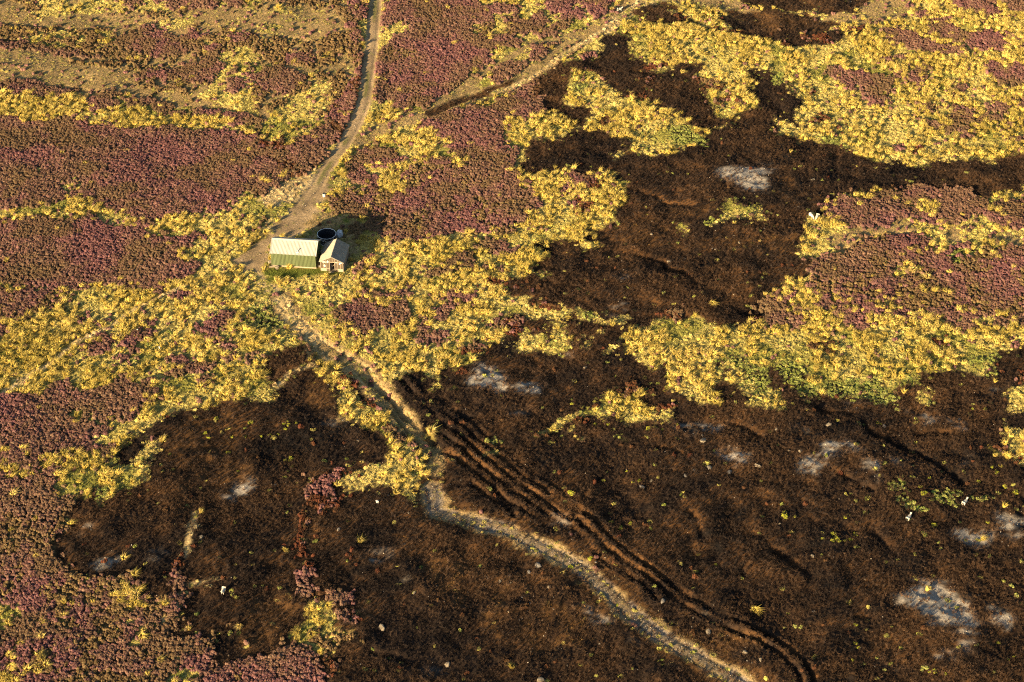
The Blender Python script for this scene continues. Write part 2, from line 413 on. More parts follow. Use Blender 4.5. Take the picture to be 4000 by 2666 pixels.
B/R.7 32 1200,60 1450,20 1450,240 1230,230 1180,180
R 32 190,0 330,10 320,60 230,60
R 32 850,-20 920,-20 920,30 860,30
G/V.7 32 780,290 830,290 850,335 800,330
G/T.7 32 1230,270 1290,230 1450,240 1450,400 1260,370 1250,310
G/T.6 32 1240,450 1300,480 1450,470 1450,700 1290,650 1230,620 1140,570 1200,580 1260,560 1300,540
R 32 1205,560 1260,565 1270,600 1210,600
R 32 1260,625 1320,630 1300,660 1260,650
V 32 650,760 720,740 720,800 660,800
V/B.7 32 690,850 740,840 820,880 700,900
V/B.6 32 1060,860 1180,820 1190,850 1080,880
V/B.5 32 880,780 1000,790 980,870 890,850
A 32 380,330 500,360 500,380 400,360
A 32 670,380 900,400 920,460 1060,440 1070,480 980,480 800,440 700,410
A 32 160,420 240,420 230,440 170,440
A 32 180,490 270,500 260,520 190,520
A 32 250,570 380,580 490,540 480,590 420,590 330,640 260,590
A 32 170,670 330,640 300,710 220,720
A 32 580,640 730,620 720,660 620,660
A 32 470,680 540,670 600,720 600,760 550,750 500,700
A 32 1010,650 1070,640 1060,670
A 32 1120,200 1220,250 1200,270 1130,220
A 33 640,520 720,470 760,400 870,350 950,370 940,440 1050,480 1130,560 1130,650 1060,620 1000,580 900,620 800,560 700,530
A 33 940,640 1080,640 1060,720 960,720
A 33 840,730 960,740 950,800 860,780
A 33 960,90 1100,90 1190,150 1170,200 1080,180 1000,140
A 33 1210,10 1320,20 1400,130 1300,170 1200,60
A 33 1180,510 1280,550 1300,660 1220,600
A 33 1190,340 1300,350 1280,370 1210,370
A 33 660,800 760,820 700,840
A 33 330,390 360,390 360,410 330,410
A 23 370,520 440,510 500,570 620,610 640,630 500,600
A 23 580,670 620,690 600,720 570,710
A 23 130,20 200,10 330,40 330,60 200,40
A 23 1050,540 1090,560 1080,580 1040,560
A 23 100,880 190,870 180,896 110,896
A 13 560,220 680,220 780,230 760,260 680,260 610,290 590,240
A 13 570,260 640,300 620,330 580,300
A 13 770,350 820,360 810,375 770,370
A 13 560,500 620,540 600,570 570,550
A 13 880,830 940,830 930,850 890,850
A 03 540,230 690,190 670,240 560,310 480,300
A 03 770,220 850,210 860,250 790,280
A 03 440,70 500,60 490,100 440,110
A 02 1950,1380 2351,1250 2351,1330 2050,1480
A 12 1950,400 2100,220 2250,280 2351,420 2351,500 2200,480 2000,440
O 12 440,450 560,330 640,330 740,480 780,600 700,640 560,620 480,540
O/B.6 02 1600,750 2100,640 2351,900 2300,1300 1700,1300 1500,1100
O/B.5 13 700,100 1000,200 1345,350 1345,700 1000,450
O/B.5 13 -60,420 240,420 150,700 -100,760
O/B.5 23 0,450 500,500 400,700 0,700
O/B.5 23 900,500 1345,700 1345,900 1100,780
B 12 70,310 90,200 200,90 400,20 490,50 570,190 600,240 540,260 460,255 320,320 200,430
=C 12 0.8 190,440 300,325 460,258 560,250
D 12 380,30 480,60 590,230 560,290 480,160
G/T.5 12 670,330 850,300 860,400 900,470 980,500 1050,620 1150,700 1200,760 1230,860 1400,960 1480,1020 1560,1120 1570,1250 1580,1340 1530,1450 1480,1500 1440,1440 1350,1360 1300,1310 1250,1200 1230,1100 1250,1070 1180,970 1130,960 1200,920 1050,800 940,770 850,720 800,700 780,600 700,420
D 12 740,690 800,640 900,700 960,760 850,760 760,720
R 12 850,340 900,310 970,390 940,430 860,385
R 12 980,550 1050,560 1090,610 1010,620
R 12 1080,690 1110,650 1170,670 1140,715
H 12 1190,790 1280,780 1290,830 1400,920 1490,1000 1470,1040 1380,980 1260,900 1220,860
A 12 560,795 650,745 750,700 930,750 800,750 650,775
H/R.6 12 540,1270 600,1230 700,1160 800,1180 780,1280 700,1360 780,1400 760,1420 640,1410 520,1450 530,1350
G/R.7 12 800,1250 880,1220 900,1290 1050,1280 1000,1370 830,1350
D/G.5 12 900,1220 1100,1180 1300,1100 1330,1250 1300,1340 1100,1340 900,1320
R/B.6 12 430,1450 560,1430 720,1440 860,1450 800,1500 700,1530 620,1568 500,1540
R/B.5 12 560,1240 700,1150 720,1170 560,1290
R 12 1540,180 1600,210 1570,235
R/H.6 12 1900,100 2000,60 2090,80 2050,150 1950,150 1870,140
R 12 1890,280 1940,250 1970,310 1900,305
H 12 1910,40 2050,20 2100,60 1920,90
G/B.7 12 1600,400 1680,340 1830,420 1720,430
G 12 1410,670 1540,750 1530,790 1430,720
T 12 1560,820 1640,820 1640,880 1590,870
V/B.6 12 2130,880 2250,880 2220,930 2150,920
G/B.5 12 2050,1050 2200,1000 2200,1030 2100,1060
=R 13 1.0 250,0 230,90 235,170 265,260 270,300
G/T.6 13 150,690 210,610 260,540 280,490 340,480 400,530 390,580 500,640 490,690 400,700 420,740 300,740 200,720
L/G.6 13 300,600 490,640 490,690 320,720
H 13 340,410 480,410 490,470 420,520 370,480
H 13 420,540 510,540 520,590 430,590
R/H.5 13 180,400 260,380 340,410 350,480 280,480 220,450
H 13 190,370 240,290 280,300 250,390
H 13 -100,790 80,780 150,710 320,740 350,800 330,896 330,1100 -100,1100
R 13 380,760 430,760 430,860 380,860
R/B.6 13 490,480 560,500 550,600 510,590
=C 03 0.8 1030,10 1000,100 985,180 950,250
=R 03 0.9 950,250 925,300 915,350
H 03 900,350 950,300 990,320 970,380 910,390
G 03 905,400 1000,375 960,415 930,440
=C 03 0.7 930,450 905,520 860,540 800,610
=C 03 0.5 990,375 1060,365 1110,350
H/G.55 10 1190,-100 2400,-100 2400,700 1700,900 1200,1000 1080,880 1110,450
H 10 1190,90 1300,20 1500,-80 2000,-80 2050,80 2130,90 2200,30 2400,60 2400,110 2200,130 2050,190 1930,210 1960,290 2000,330 2400,360 2400,440 2150,480 2120,570 1950,650 1700,830 1640,890 1400,980 1250,1000 1200,950 1230,880 1090,880 1110,600 1180,500 1260,350 1200,210
G 10 1230,230 1400,200 1480,230 1420,300 1330,330 1230,340
G/T.5 10 2020,-100 2400,-100 2400,60 2200,40 2080,70
L/G.6 10 1960,230 2100,200 2400,200 2400,310 2100,320 1950,290
L/H.6 10 1130,450 1400,420 1450,500 1380,650 1250,700 1120,560
G 10 2130,460 2300,430 2400,500 2200,560 2130,540
G/T.6 10 900,1300 1500,1080 1700,1280 1820,1440 2000,1568 1900,1800 700,1800
H 10 1500,1100 1680,1050 2000,980 2250,900 2400,860 2400,980 2270,1080 2260,1160 2300,1250 2330,1350 2400,1400 2400,1600 2000,1600 1980,1500 1820,1440 1720,1300 1620,1230 1480,1170
T 10 1280,1280 1340,1210 1450,1220 1500,1300 1400,1340
H/G.85 10 930,1400 1110,1270 1250,1350 1300,1440 1350,1500 1200,1600 900,1600 860,1480
H 10 1540,1460 1700,1430 1760,1500 1700,1600 1530,1600
D 10 1640,910 1900,730 2100,600 2200,560 2200,630 2100,740 1900,860 1700,950
O/D.5 10 1320,1040 1700,950 1900,895 2400,750 2400,830 2100,910 1700,1040 1550,1090 1350,1080
C/D.6 10 950,1260 1000,1200 1200,1140 1450,1080 1550,1100 1400,1150 1200,1240 1050,1290 930,1350 900,1330
D/L.45 10 0,-100 1040,-100 1000,300 950,400 960,560 930,800 900,950 850,1100 780,1230 600,1290 0,1280
D 10 0,80 250,90 700,60 850,200 870,300 700,370 500,400 0,350
H/L.6 10 850,-100 1045,-100 1010,200 1000,300 950,400 965,560 935,800 900,950 870,900 900,700 900,500 860,380 880,150
H/R.6 10 600,1130 760,1080 840,1100 780,1230 600,1290 560,1240
G/D.6 10 120,50 280,80 320,140 280,230 160,340 0,300 250,230 280,160 120,90
G 10 0,530 120,590 100,680 0,690
H 10 0,700 150,600 300,620 400,680 360,740 350,790 240,870 150,870 0,800
H 10 260,500 480,460 540,510 520,560 380,570 280,530
G 10 400,680 540,640 560,700 430,740
G 10 30,1190 100,1080 150,1010 260,920 330,850 500,760 650,720 700,800 620,850 730,900 680,980 560,1020 600,1100 560,1200 400,1280 200,1290 60,1260
R/H.5 10 700,1000 850,850 930,700 970,600 960,800 900,960 840,1120 760,1200 650,1150 650,1070
H/R.8 10 0,1290 300,1300 500,1240 760,1230 800,1280 760,1330 700,1420 600,1450 560,1600 0,1600
R/H.5 11 0,80 250,60 500,-60 560,-40 380,60 120,220 0,230
G 10 930,190 1010,190 1000,370 950,360
G 10 1130,250 1220,220 1220,420 1180,470 1110,450
G 11 -60,260 110,230 330,90 520,-60 600,-60 470,150 300,330 200,440 -60,600
C 11 120,160 330,80 540,-60 600,-40 480,160 330,290 220,380 60,330
C/G.6 10 500,1600 640,1420 720,1310 790,1290 770,1360 690,1460 610,1600
L/C.5 11 0,420 140,420 200,500 60,580 0,560
G/T.6 11 700,-60 1400,-60 1370,220 1200,210 940,400 700,400 600,330 640,190
H/L.75 11 1370,120 1450,-40 2400,-40 2400,580 2200,580 2000,570 1800,600 1600,640 1300,650 1200,640 1150,580 1010,570 980,500 1080,470 950,400 900,360 940,280 960,170 1040,110 1130,170 1200,210 1360,200
H/L.8 11 640,240 760,180 870,130 940,220 940,400 850,400 720,370 630,300
H/G.5 11 780,-40 1170,-40 1160,90 1100,110 860,80
T 11 1100,120 1200,-40 1400,-40 1360,100 1360,220 1200,200
G 11 610,300 720,370 640,400 590,330
D/S.6 11 560,440 700,370 850,400 1010,470 990,700 900,800 840,900 560,920 400,620
L/D.5 11 850,400 1030,470 990,640 900,560
H 11 910,940 970,870 1050,790 1080,800 1020,900 1030,945
H 11 1080,880 1150,870 1160,920 1090,920
T 11 1360,770 1480,720 1620,640 1800,640 1840,780 1700,830 1600,870 1500,800
H/L.7 11 1560,950 1700,880 1850,780 1960,740 2000,800 1980,880 1900,930 1780,960 1650,970
H 11 1990,720 2160,640 2400,680 2400,760 2050,760
H/R.6 11 1930,920 2100,890 2270,890 2200,930 1960,945
H 11 960,1140 1050,1100 1400,1120 1430,1170 1200,1200 1000,1190
H 11 740,1310 780,1250 1030,1220 1100,1260 1350,1240 1440,1300 1350,1390 1300,1440 1100,1420 900,1500 850,1420 760,1340
H 11 1680,1160 1780,1120 2000,1120 2050,1180 1900,1210 1700,1190
H 11 1600,1290 1750,1230 1800,1270 1700,1330 1620,1360
H/G.7 11 1470,1370 1620,1350 1720,1400 1500,1430
H/G.8 11 1500,1600 1520,1480 1700,1500 1720,1600
H/R.6 11 2150,1380 2400,1340 2400,1500 2200,1440
B/R.7 11 2120,1060 2200,1030 2400,1010 2400,1140 2280,1120
V/G.6 11 0,1230 100,1230 200,1290 240,1400 150,1450 0,1470
V 12 420,-60 470,-70 480,-20 430,-20
C/D.6 11 0,960 60,960 150,1000 250,1100 300,1230 450,1400 600,1568 12: 820,180 900,250 1010,250 860,130 700,0 11: 420,1568 250,1380 150,1220 0,1100
K 11 -130,980 -170,860 -130,760 -60,680 60,580 200,470 300,390 420,290 540,120 680,120 590,320 640,390 560,440 380,620 150,640 120,750 90,850 60,960 0,970 -40,940
S 11 90,780 130,880 550,900 700,930 820,940 860,890 840,975 560,965 250,935 120,920
S 11 90,900 560,950 540,990 300,970 100,960
S 11 640,160 690,40 720,10 660,160 600,270 600,220
'''
for ln in COVER.strip().splitlines():
    f = ln.split()
    if f[0][0] == '=':
        stroke(f[0][1:], poly(f[1], ' '.join(f[3:])), float(f[2]))
        continue
    c, _, o = f[0].partition('/')
    paint(c, poly(f[1], ' '.join(f[2:])), float('0' + o[1:]) if o else 1.0, o[0] if o else None)

# tracks
def side(pts, off):
    d = np.gradient(pts, axis=0)
    d /= np.linalg.norm(d, axis=1)[:, None] + 1e-9
    return pts + np.stack([d[:, 1], -d[:, 0]], 1) * off
TRACK = poly('10', '1100,-160 1100,0 1090,120 1065,400 1040,600 1015,800 985,950 940,1080 880,1200 810,1320 700,1480 630,1568 11: 560,140 460,260 400,340')
YARD = poly('11', '480,220 340,430 150,600 0,720 -60,820 -50,950 80,1080 230,1200 330,1340')
LOWER = poly('11', '230,1180 330,1340 12: 600,50 800,180 960,270 1040,340 1150,480 1270,640 1400,780 1500,880 1600,990 1670,1070')
UPPER = poly('12', '1600,990 1660,1070 1650,1180 1615,1300 1630,1400')
STONY = poly('12', '1610,1330 1640,1420 13: 930,0 23: -20,90 60,130 230,220 380,310 520,430 640,540 760,640 900,720 1050,810 1200,900 1400,1040')
FOOT = poly('02', '20,490 250,340 500,170 700,10 01: 1000,1440 1150,1330 1400,1180 1700,1060')
BRANCH = poly('10', '880,1310 1100,1210 1350,1110 1600,1030 1900,910 2150,830 2351,775 20: 0,765 150,690 300,585 480,450 700,340 850,220 990,110 1100,30 1200,-60 1300,-200')
BRANCH2 = poly('10', '1640,930 1900,790 2100,660 2250,580 2351,520 20: 150,400 400,370 620,330 760,270')
stroke('D', BRANCH, 4.2, 0.25)
stroke('D', BRANCH, 2.6, 0.2, True)
stroke('O', BRANCH[3:8], 2.4, 0.3, True)
stroke('C', side(BRANCH, 0.9)[5:], 1.0, 0.25, True)
stroke('D', BRANCH2, 2.4, 0.5)
stroke('D', BRANCH2, 1.4, 0.4, True)
stroke('K', TRACK, 2.9, 0.05, True)
stroke('C', FOOT, 0.8, 0.12, True)
stroke('D', LOWER[:9], 4.6, 0.3)
stroke('C', LOWER[:6], 2.6, 0.3, True)
stroke('D', LOWER[2:], 2.2, 0.2, True)
stroke('D', UPPER, 2.4, 0.4)
stroke('O', STONY, 5.5, 0.7)
stroke('D', STONY, 3.0, 0.7)
stroke('Z', STONY, 2.2, 0.6)
# ------------------------------------------------------------------ relief
def fbmc(n, s, o=4, g=0.5):
    return n.fbm(XX, YY, s, o, g) - 0.5
burnt = np.isin(cover, [CID['B'], CID['O']])
def blur(a, k):
    a = a.astype(np.float32)
    for ax in (0, 1):
        c = np.cumsum(np.pad(a, [(k + 1, k) if i == ax else (0, 0) for i in (0, 1)], mode='edge'), axis=ax)
        n = a.shape[ax]
        hi = np.take(c, np.arange(2 * k + 1, 2 * k + 1 + n), axis=ax)
        lo = np.take(c, np.arange(0, n), axis=ax)
        a = (hi - lo) / (2 * k + 1)
    return a
bs = blur(burnt, 4)
Z = 1.6 * fbmc(NA, 46, 2) + 0.7 * fbmc(NB, 14, 2)
hag = NC.fbm(XX, YY * 0.75, 5.5, 3, 0.55)
Z += bs * (1.2 * (hag - 0.5) + 0.5 * fbmc(ND, 1.7, 3, 0.6))
Z += (1 - bs) * 0.28 * fbmc(NE, 2.4, 3, 0.6)
Z += blur(ash, 2) * 0.25 * fbmc(NE, 1.1, 2, 0.6)
flat = np.zeros(XX.shape, np.float32)
stroke_flat = [(TRACK, 2.4), (YARD, 3.4), (LOWER, 1.8), (UPPER, 1.8), (STONY, 2.2)]
for pts, wd in stroke_flat:
    sl = window(pts, wd + 3)
    flat[sl] = np.maximum(flat[sl], np.clip(1.6 - seg_dist(pts, XX[sl], YY[sl]) / wd, 0, 1))
pad_c = tg('S', 1250, 1050)
flat = np.maximum(flat, np.clip(2.0 - np.hypot(XX - pad_c.x, YY - pad_c.y) / 9.0, 0, 1))
Z *= 1 - 0.9 * flat
Z -= 0.10 * blur(np.isin(cover, [CID['K'], CID['Z']]), 2)
# ditches, peat banks and vehicle ruts: tile, width, depth, line
CUTS = '''
21 0.55 0.8 1040,760 1250,800 1400,850 1430,910 1550,930 1650,990 1680,1050
21 0.6 0.4 1080,180 1250,250 1450,320 1700,330
21 0.6 0.5 2100,1290 2200,1340 2330,1300
20 0.6 0.6 2080,1430 2200,1500 2300,1560
12 0.7 0.8 1040,340 1200,500 1300,620 1440,780 1560,880 1700,1010
12 0.4 0.5 1480,340 1570,420
12 0.6 0.8 1680,520 1800,610 1950,720
12 0.6 0.7 1760,1020 1850,1090 1950,1180 2020,1220
12 0.6 0.6 1980,1340 2150,1400 2351,1540
12 0.5 0.7 690,380 790,500 870,560 960,670
12 0.5 0.5 980,800 1060,890 1130,940
12 0.4 0.5 1240,1080 1310,1120 1350,1180
12 0.4 0.4 900,1220 1080,1110 1200,1080
12 0.5 0.5 500,60 560,150 610,230
23 0.7 0.5 930,0 1000,120 1060,230
33 0.8 0.6 -30,140 0,170 120,270 220,340 200,430
33 0.8 0.5 450,500 480,570
33 0.6 0.5 520,120 620,190 740,240
32 0.7 0.8 490,440 540,500 640,540 760,590 860,640 960,700 1020,750
32 0.8 0.7 200,330 290,380 400,390 460,390
32 0.5 0.6 780,500 860,490 940,500
32 0.5 0.6 960,270 1060,290 1150,290
32 0.5 0.5 380,710 480,770 560,790
22 0.7 0.55 1100,430 1200,450 1290,510
22 0.6 0.6 760,570 880,600
13 0.5 0.5 590,740 720,770 840,800
00 0.7 0.22 -300,200 300,230 700,250 1000,240 1400,180
00 0.7 0.3 -300,330 300,380 600,430 1000,520 1300,560
00 0.7 0.22 -300,740 500,790 900,850
00 0.6 0.2 1700,940 2100,990 2351,1040
10 0.5 0.4 -20,330 250,350 500,390
31 0.6 0.5 1280,590 1000,615 880,655 640,750
'''
CUTSEG = []
RUT = poly('12', '1310,350 1480,510 1650,700 1760,790 1900,910 2050,1020 2200,1150 2351,1275 22: 150,830 300,930 23: 350,-10 450,80 560,190 700,280 850,400 1000,485 1150,565 1345,665 33: 110,720 190,800 225,870 240,960')
def rut(pts, off, cw, cd, a=0, b=None):
    CUTSEG.append((side(pts, off)[a:b], cw, cd))
    q = CUTSEG[-1][0]
    sl = window(q, 4)
    xs, ys = XX[sl], YY[sl]
    d = seg_dist(q, xs + (WXg[sl] - xs) * 0.2, ys + (WYg[sl] - ys) * 0.2)
    brk = np.clip((NC.fbm(xs, ys, 4.0, 3, .6) - .25) * 3.0, .15, 1.2)
    Z[sl] += cd * brk * (0.35 * np.exp(-((d - cw * 2.0) / cw) ** 2) - np.exp(-(d / cw) ** 2))
rut(RUT, 0.0, .38, .62)
rut(RUT, 1.75, .36, .60, 2)
rut(RUT, -1.7, .34, .45, 0, 9)
rut(RUT, 3.6, .34, .42, 3, 15)
rut(RUT, -3.3, .32, .32, 2, 11)
rut(RUT, 5.3, .34, .36, 1, 9)
for ln in CUTS.strip().splitlines():
    f = ln.split()
    pts = poly(f[0], ' '.join(f[3:]))
    cw, cd = float(f[1]), float(f[2])
    CUTSEG.append((pts, cw, cd))
    sl = window(pts, 5)
    xs, ys = XX[sl], YY[sl]
    d = seg_dist(pts, xs + (WXg[sl] - xs) * 0.2, ys + (WYg[sl] - ys) * 0.2)
    brk = np.clip((NC.fbm(xs, ys, 3.5, 3, .6) - .28) * 3.2, .1, 1.25)          # banks crumble here and there
    Z[sl] -= cd * brk * np.exp(-(d / cw) ** 2)
for pts, offs, dep in ((TRACK, (-0.85, 0.85), 0.09), (STONY, (-0.9, 0.9), 0.14), (LOWER, (-0.85, 0.85), 0.1)):
    for o in offs:
        q = side(pts, o)
        sl = window(q, 2)
        Z[sl] -= dep * np.exp(-(seg_dist(q, XX[sl], YY[sl]) / 0.28) ** 2)
Z = Z.astype(np.float32)
def hz(x, y):
    fx, fy = (np.asarray(x) - gx[0]) / CELL, (np.asarray(y) - gy[0]) / CELL
    ix = np.clip(fx.astype(int), 0, len(gx) - 2)
    iy = np.clip(fy.astype(int), 0, len(gy) - 2)
    tx, ty = fx - ix, fy - iy
    return (Z[iy, ix] * (1 - tx) + Z[iy, ix + 1] * tx) * (1 - ty) + (Z[iy + 1, ix] * (1 - tx) + Z[iy + 1, ix + 1] * tx) * ty
def hz1(x, y):
    return float(hz(np.array([float(x)]), np.array([float(y)]))[0])
def on_ground(px, py):
    p = G(px, py)
    for _ in range(3):
        p = G(px, py, hz1(p.x, p.y))
    return p

# part of the land in and just around the view
def view_mask(x, y, pad):
    t = np.clip((y - 182) / (371 - 182), -0.2, 1.2)
    return (np.abs(x) < 68 + 39 * t + pad) & (y > 182 - pad * 0.9) & (y < 371 + pad * 1.6)
near = view_mask(XX, YY, 16.0)
edge = blur(near, 14)
Z = np.where(near, Z * np.clip(edge * 2 - 1, 0, 1) - 0.10 * (1 - np.clip(edge * 2 - 1, 0, 1)), -0.1).astype(np.float32)

# ------------------------------------------------------------------ ground colours (albedo of soil and litter)
BASE = {'G': (.34, .265, .085), 'T': (.26, .20, .055), 'H': (.045, .028, .020), 'D': (.36, .245, .105), 'B': (.022, .014, .010), 'O': (.072, .036, .014),
        'K': (.31, .215, .115), 'C': (.50, .36, .165), 'S': (.10, .11, .018), 'V': (.035, .03, .012), 'R': (.035, .018, .010), 'L': (.12, .085, .036), 'Z': (.20, .145, .085)}
tab = np.array([BASE[c] for c in CLS], np.float32)
RGB = tab[cover]
n1 = NA.fbm(XX, YY, 4.0, 5, 0.65)[..., None]
n2 = NB.fbm(XX, YY, 0.9, 3, 0.7)[..., None]
big = ND.fbm(XX, YY, 16.0, 3, 0.6)[..., None]
isb = (cover == CID['B'])[..., None]
streak = NC.fbm(XX * .8 + YY * .5, (YY - XX * .6) * 2.2, 7.0, 4, 0.65)[..., None]
warm = np.clip((big * 0.4 + n1 * 0.3 + streak * 0.3 - 0.45) * 7, 0, 1)
sooty = np.clip((0.47 - (NE.fbm(XX, YY, 11.0, 4, 0.62)[..., None] * .6 + streak * .4)) * 9, 0, 1)
BURN = RGB * (1 - warm) + np.array((.075, .036, .014), np.float32) * warm
BURN = BURN * (1 - sooty) + np.array((.010, .008, .007), np.float32) * sooty
RGB = np.where(isb, BURN, RGB)
RGB = RGB * (0.55 + 0.9 * n1) * (0.6 + 0.8 * n2)
# old ash lies thin and broken
av = (NC.fbm(XX * .7, YY * 1.3, 3.4, 5, 0.72) - .5) * .9 + (ND.fbm(XX * .6, YY * 1.4, .8, 2, 0.7) - .5) * .8
av = np.clip(av * 5 + blur(ash, 6) * 2.1 - .75, 0, 1) * np.clip(blur(ash, 5) * 2, 0, 1)
RGB = RGB * (1 - av[..., None] * 0.85) + np.array((.30, .262, .215), np.float32) * av[..., None] * 0.85 * (.6 + .8 * n2)
# grass crown between the wheel marks
sl = window(TRACK, 3)
d = seg_dist(TRACK, XX[sl], YY[sl])
crown = np.clip(1.3 - d / 0.38, 0, 1) * np.clip((NE.fbm(XX[sl], YY[sl], 7, 3) - 0.47) * 7, 0, 1)
RGB[sl] = RGB[sl] * (1 - crown[..., None]) + np.array((.11, .115, .028), np.float32) * crown[..., None]
for q in (side(STONY, -0.9), side(STONY, 0.9)):
    sl = window(q, 2)
    d = (np.exp(-(seg_dist(q, XX[sl], YY[sl]) / 0.4) ** 2) * np.clip((NA.fbm(XX[sl], YY[sl], 3.0, 3) - .3) * 3, 0, .8))[..., None]
    RGB[sl] = RGB[sl] * (1 - d) + np.array((.15, .14, .135), np.float32) * d
for i in range(3):
    RGB[..., i] = blur(RGB[..., i], 1)

# ------------------------------------------------------------------ materials
def new_mat(name):
    m = bpy.data.materials.new(name)
    m.use_nodes = True
    return m, m.node_tree, m.node_tree.nodes['Principled BSDF']
def simple(name, col, rough=0.8, metal=0.0, var=0.25, scale=3.0, bump=0.0, spec=0.3):
    m, t, b = new_mat(name)
    tc = t.nodes.new('ShaderNodeTexCoord')
    n = t.nodes.new('ShaderNodeTexNoise')
    n.inputs['Scale'].default_value = scale
    n.inputs['Detail'].default_value = 6
    n.inputs['Roughness'].default_value = 0.65
    t.links.new(tc.outputs['Object'], n.inputs['Vector'])
    r = t.nodes.new('ShaderNodeMapRange')
    r.inputs[3].default_value, r.inputs[4].default_value = 1 - var, 1 + var
    t.links.new(n.outputs[0], r.inputs[0])
    mx = t.nodes.new('ShaderNodeVectorMath')
    mx.operation = 'SCALE'
    mx.inputs[0].default_value = col[:3]
    t.links.new(r.outputs[0], mx.inputs['Scale'])
    t.links.new(mx.outputs[0], b.inputs['Base Color'])
    b.inputs['Roughness'].default_value = rough
    b.inputs['Metallic'].default_value = metal
    b.inputs['Specular IOR Level'].default_value = spec
    if bump:
        bp = t.nodes.new('ShaderNodeBump')
        bp.inputs['Strength'].default_value = bump
        bp.inputs['Distance'].default_value = 0.05
        t.links.new(n.outputs[0], bp.inputs['Height'])
        t.links.new(bp.outputs[0], b.inputs['Normal'])
    return m
def ground_mat(name, stones=False):
    m, t, b = new_mat(name)
    at = t.nodes.new('ShaderNodeAttribute')
    at.attribute_name = 'soil'
    tc = t.nodes.new('ShaderNodeTexCoord')
    n = t.nodes.new('ShaderNodeTexNoise')
    n.inputs['Scale'].default_value = 3.2
    n.inputs['Detail'].default_value = 7
    n.inputs['Roughness'].default_value = 0.72
    t.links.new(tc.outputs['Object'], n.inputs['Vector'])
    r = t.nodes.new('ShaderNodeMapRange')
    r.inputs[1].default_value, r.inputs[2].default_value = 0.25, 0.75
    r.inputs[3].default_value, r.inputs[4].default_value = 0.45, 1.55
    t.links.new(n.outputs[0], r.inputs[0])
    mx = t.nodes.new('ShaderNodeVectorMath')
    mx.operation = 'SCALE'
    t.links.new(at.outputs['Color'], mx.inputs[0])
    t.links.new(r.outputs[0], mx.inputs['Scale'])
    t.links.new(mx.outputs[0], b.inputs['Base Color'])
    b.inputs['Roughness'].default_value = 0.95
    b.inputs['Specular IOR Level'].default_value = 0.1
    bp = t.nodes.new('ShaderNodeBump')
    bp.inputs['Strength'].default_value = 0.9
    bp.inputs['Distance'].default_value = 0.16
    t.links.new(n.outputs[0], bp.inputs['Height'])
    t.links.new(bp.outputs[0], b.inputs['Normal'])
    return m
M_GROUND = ground_mat('moor_soil')

# ------------------------------------------------------------------ object helpers
def link(o, parent=None):
    COL.objects.link(o)
    if parent is not None:
        o.parent = parent
    return o
def tag(o, label=None, cat=None, group=None, kind=None):
    if label:
        o['label'] = label
    if cat:
        o['category'] = cat
    if group:
        o['group'] = group
    if kind:
        o['kind'] = kind
    return o
def empty(name, loc, rz=0.0):
    o = bpy.data.objects.new(name, None)
    o.empty_display_size = 0.3
    COL.objects.link(o)
    o.location = loc
    o.rotation_euler = (0, 0, rz)
    return o
def np_mesh(name, verts, faces, mats=(), smooth=False):
    """quads or triangles from numpy arrays"""
    me = bpy.data.meshes.new(name)
    k = faces.shape[1]
    me.vertices.add(len(verts))
    me.vertices.foreach_set('co', np.ascontiguousarray(verts, np.float32).ravel())
    me.loops.add(faces.size)
    me.loops.foreach_set('vertex_index', np.ascontiguousarray(faces, np.int32).ravel())
    me.polygons.add(len(faces))
    me.polygons.foreach_set('loop_start', np.arange(0, faces.size, k, dtype=np.int32))
    for m in mats:
        me.materials.append(m)
    me.update(calc_edges=True)
    if smooth:
        me.polygons.foreach_set('use_smooth', np.ones(len(faces), bool))
    return me
def colour_attr(me, name, rgb):
    a = me.attributes.new(name, 'FLOAT_COLOR', 'POINT')
    c = np.ones((len(rgb), 4), np.float32)
    c[:, :3] = rgb
    a.data.foreach_set('color', c.ravel())

# ------------------------------------------------------------------ the ground, split into moor and tracks that share one surface
ny, nx = XX.shape
fi, fj = np.nonzero(near[:-1, :-1] & near[1:, :-1] & near[:-1, 1:] & near[1:, 1:])
quad = np.stack([fi * nx + fj, fi * nx + fj + 1, (fi + 1) * nx + fj + 1, (fi + 1) * nx + fj], 1)
fcls = cover[fi, fj]
V3 = np.stack([XX.ravel(), YY.ravel(), Z.ravel()], 1)
RGBf = RGB.reshape(-1, 3)
def ground_piece(name, sel, extra=None):
    q = quad[sel]
    ids, inv = np.unique(q, return_inverse=True)
    v, c, q = V3[ids], RGBf[ids], inv.reshape(q.shape)
    if extra is not None:
        ev, eq, ec = extra
        q = np.concatenate([q, eq + len(v)])
        v, c = np.concatenate([v, ev]), np.concatenate([c, ec])
    me = np_mesh(name, v, q, [M_GROUND], True)
    colour_attr(me, 'soil', c)
    o = link(bpy.data.objects.new(name, me))
    tag(o, kind='structure')
    return o
# coarse land all round, out to the horizon, a little below the detailed part
cx = np.concatenate([[-6000, -3000, -1500, -700], np.arange(-400, 401, 6.0), [700, 1500, 3000, 6000]])
cy = np.concatenate([[-3000, -1200, -400], np.arange(0, 701, 6.0), [1000, 1800, 3500, 7000]])
EX, EY = np.meshgrid(cx, cy)
en = NB.fbm(EX, EY, 30, 4, 0.6)
ec = np.where(en[..., None] < 0.45, (.10, .06, .045), np.where(en[..., None] < 0.55, (.16, .11, .04), (.28, .2, .06))).reshape(-1, 3)
ei, ej = np.nonzero(~view_mask((EX[:-1, :-1] + EX[1:, 1:]) / 2, (EY[:-1, :-1] + EY[1:, 1:]) / 2, 9.0))
enx = len(cx)
eq = np.stack([ei * enx + ej, ei * enx + ej + 1, (ei + 1) * enx + ej + 1, (ei + 1) * enx + ej], 1)
ev = np.stack([EX.ravel(), EY.ravel(), np.full(EX.size, -0.14)], 1)
